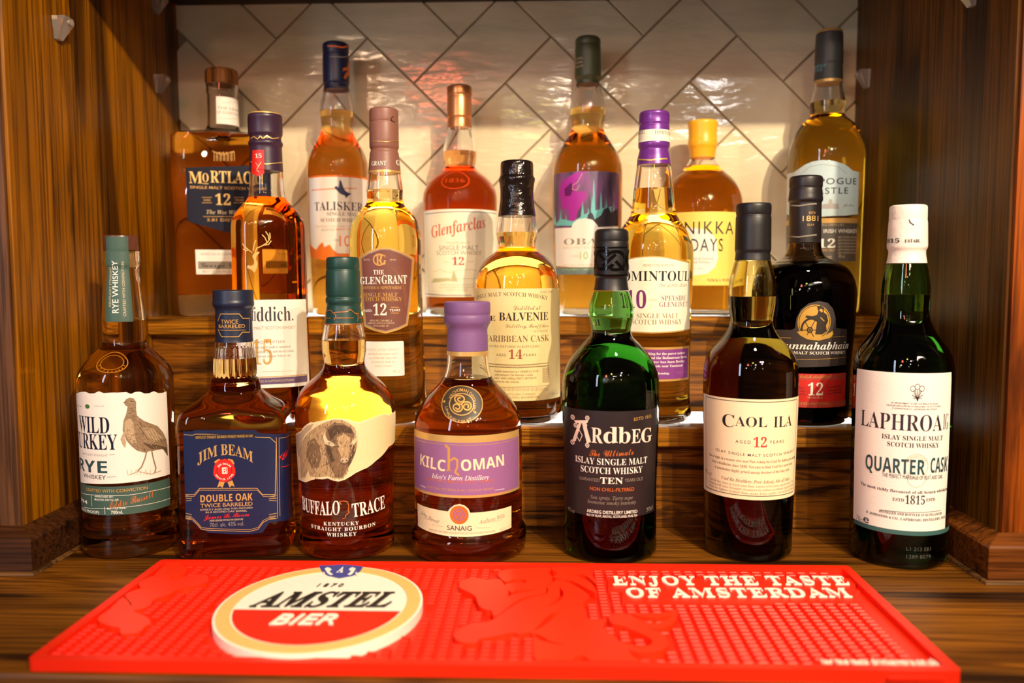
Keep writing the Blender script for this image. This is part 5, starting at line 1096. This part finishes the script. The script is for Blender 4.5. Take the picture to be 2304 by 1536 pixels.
for x_, t_, w_ in ((1262, 470, 3), (1311, 452, 4), (1332, 440, 3), (1336, 400, 2.6), (1352, 430, 3), (1364, 446, 3), (1374, 462, 3), (1324, 466, 4), (1380, 452, 2), (1274, 480, 3), (1250, 470, 2)): l.poly(CY, [(x_-w_*1.6, 505), (x_-w_*.5, t_+18), (x_, t_), (x_+w_*.5, t_+18), (x_+w_*1.6, 505)])
l.poly(CY, [(1250, 508), (1262, 492), (1290, 498), (1320, 480), (1350, 470), (1376, 464), (1372, 476), (1350, 486), (1330, 498), (1300, 508)]).poly(DKP, [(1320, 512), (1322, 484), (1328, 476), (1334, 482), (1338, 494), (1352, 484), (1358, 470), (1368, 466), (1374, 478), (1388, 470), (1390, 510)]).line(PALE, [(1310, 390), (1300, 410), (1290, 416), (1288, 426), (1298, 428), (1304, 416)], 1.2)
hump = [(1250, 514), (1286, 512), (1290, 502), (1300, 494), (1316, 491), (1332, 494), (1342, 504), (1346, 511), (1390, 509)]
l.poly(PAPER, hump+[(1388, 598), (1350, 601), (1290, 601), (1252, 598)]).text(GREY, 'OBAN', 1320, 550, 100, 14, 'r').text(PALE, 'SINGLE MALT SCOTCH WHISKY', 1320, 559, 104, 5, 's').text(M('pale_green_ink', (150, 190, 120), .5), '10', 1314, 583, 18, 16, 'L').text(PALE, 'AGED', 1294, 578, 18, 4, 's').text(PALE, 'NATURAL CASK STRENGTH', 1312, 598, 86, 4, 's')
l.rect(M('slate_band', (104, 124, 128), .5), 1251, 1389, 602, 617, 0, 0, 1320).text(M('pale_green_ink', (150, 190, 120), .5), 'SINGLE MALT LIMITED RELEASE', 1316, 608, 100, 4, 'S')
l.done('label', 'aurora picture over a white label')

# --- yellow capped bottle
b = Bottle('whisky_bottle', 'plump bottle with a bright yellow cap and a yellow and white label', BR, 1575, 711, 90, Z2, dist=1.016)
b.glass([(706, 86), (690, 88), (640, 89.5), (560, 91), (480, 92.5), (462, 92), (446, 89.5), (430, 84.5), (416, 77.5), (404, 68.5), (394, 57.5), (386, 48), (378, 41), (370, 36.5), (364, 33), (357, 30)], 376, MIDW, FLINT, base=(694, FLINT))
b.cap('cap', [(356, 28.4), (336, 30.4), (333, 31.8), (329, 33.2), (318, 33.4), (315, 32.2), (300, 32), (286, 33.4), (277, 34.6), (273, 33.5)], M('yellow_plastic', (246, 178, 36), .35))
l = Label(b, 560); l.rect(M('yellow_paper', (246, 214, 104), .5), 1504, 1660, 476, 642, 0, 0, 1575)
l.poly(PAPER, [(1504, 514), (1540, 512), (1578, 514), (1600, 524), (1612, 540), (1616, 580), (1608, 602), (1590, 616), (1560, 620), (1506, 618)])
l.text(INK, 'NIKKA', 1595, 526, 108, 28, 'L', track=1.2).text(INK, 'DAYS', 1590, 565, 72, 28, 'L', track=1.2).text(GREY, 'Smooth & Delicate', 1575, 584, 62, 5, 's').text(GREY, 'Blended Whisky', 1570, 592, 56, 5, 's').text(PALE, 'since 1940', 1566, 606, 30, 4, 's').text(BROWN, 'NIKKA WHISKY', 1622, 633, 62, 6, 'b').line(PALE, [(1560, 630), (1575, 630)], 1)
l.done('label', 'yellow and white label')

# --- round bottle with pale blue label
b = Bottle('whisky_bottle', 'golden round bottle with a pale blue arched label beside the right wall', BR, 1846, 709, 84, Z2, dist=1.012, shift=.002)
b.glass([(706, 80), (690, 82), (640, 84), (520, 86), (400, 88), (360, 88), (340, 86.5), (322, 82), (306, 76.5), (292, 69), (280, 60), (271, 50), (264, 41.5), (257, 38.6), (248, 40), (236, 41), (226, 39.5), (208, 36), (190, 33.8)], 232, PALEW, FLINT)
b.cap('capsule', [(182, 33.4), (160, 32), (148, 31), (145, 32.2), (142, 32.6), (100, 31.8), (78, 30.8), (76, 30.2)], M('slate_capsule', (66, 68, 64), .45))
b.cap('gold_ring', [(189, 34), (183, 33.6), (182, 33.3)], GOLD); b.cap('gold_disc', [(76, 30), (71, 29.4), (68, 26)], GOLD)
l = Label(b, 160, .0006, .002); l.text(M('sky_print', (120, 176, 190), .5), 'KNAPPOGUE', 1838, 154, 40, 6, 'S').text(M('sky_print', (120, 176, 190), .5), 'CASTLE', 1836, 163, 28, 6, 'S'); l.done('capsule_print')
l = Label(b, 420); SKY = M('pale_blue_paper', (196, 216, 218), .5)
l.poly(SKY, [(1762, 392), (1786, 388), (1798, 380), (1812, 370), (1830, 363), (1852, 360), (1876, 362), (1896, 368), (1910, 376), (1918, 384), (1932, 387), (1930, 482), (1900, 485), (1850, 487), (1800, 485), (1763, 482)])
l.text(INK, 'KNAPPOGUE', 1855, 415, 142, 14, 'S', track=1.15).text(INK, 'CASTLE', 1864, 436, 88, 14, 'S', track=1.15).poly(M('castle_grey', (176, 170, 164), .6), [(1840, 470), (1842, 452), (1848, 452), (1849, 460), (1864, 458), (1865, 448), (1872, 448), (1874, 458), (1886, 458), (1888, 470)]).text(GREY, 'John', 1908, 464, 26, 6, 'c').line(GREY, [(1800, 394), (1824, 374), (1852, 370), (1884, 374), (1904, 390)], .7)
l.rect(GOLDM, 1764, 1928, 491, 502, 0, 0, 1848).rect(M('slate_label', (84, 74, 66), .5), 1764, 1926, 502, 588, 0, 0, 1848)
l.text(PALE, 'TRIPLE DISTILLED', 1868, 508, 60, 4, 's').text(WHT, 'SINGLE MALT IRISH WHISKEY', 1856, 524, 144, 8.5, 'S').text(WHT, '12', 1860, 557, 38, 19, 'b').text(GOLDM, 'YEARS OLD', 1860, 565, 36, 5, 'S').text(PALE, 'CORK, IRELAND', 1846, 582, 50, 6, 's')
for k in range(6): l.text(PALE, 'aged in bourbon oak barrels', 1906, 535+k*7, 42, 4.5, 's')
l.text(PALE, '40% vol', 1893, 580, 14, 8, 'L')
l.done('label', 'pale blue label over a slate one')
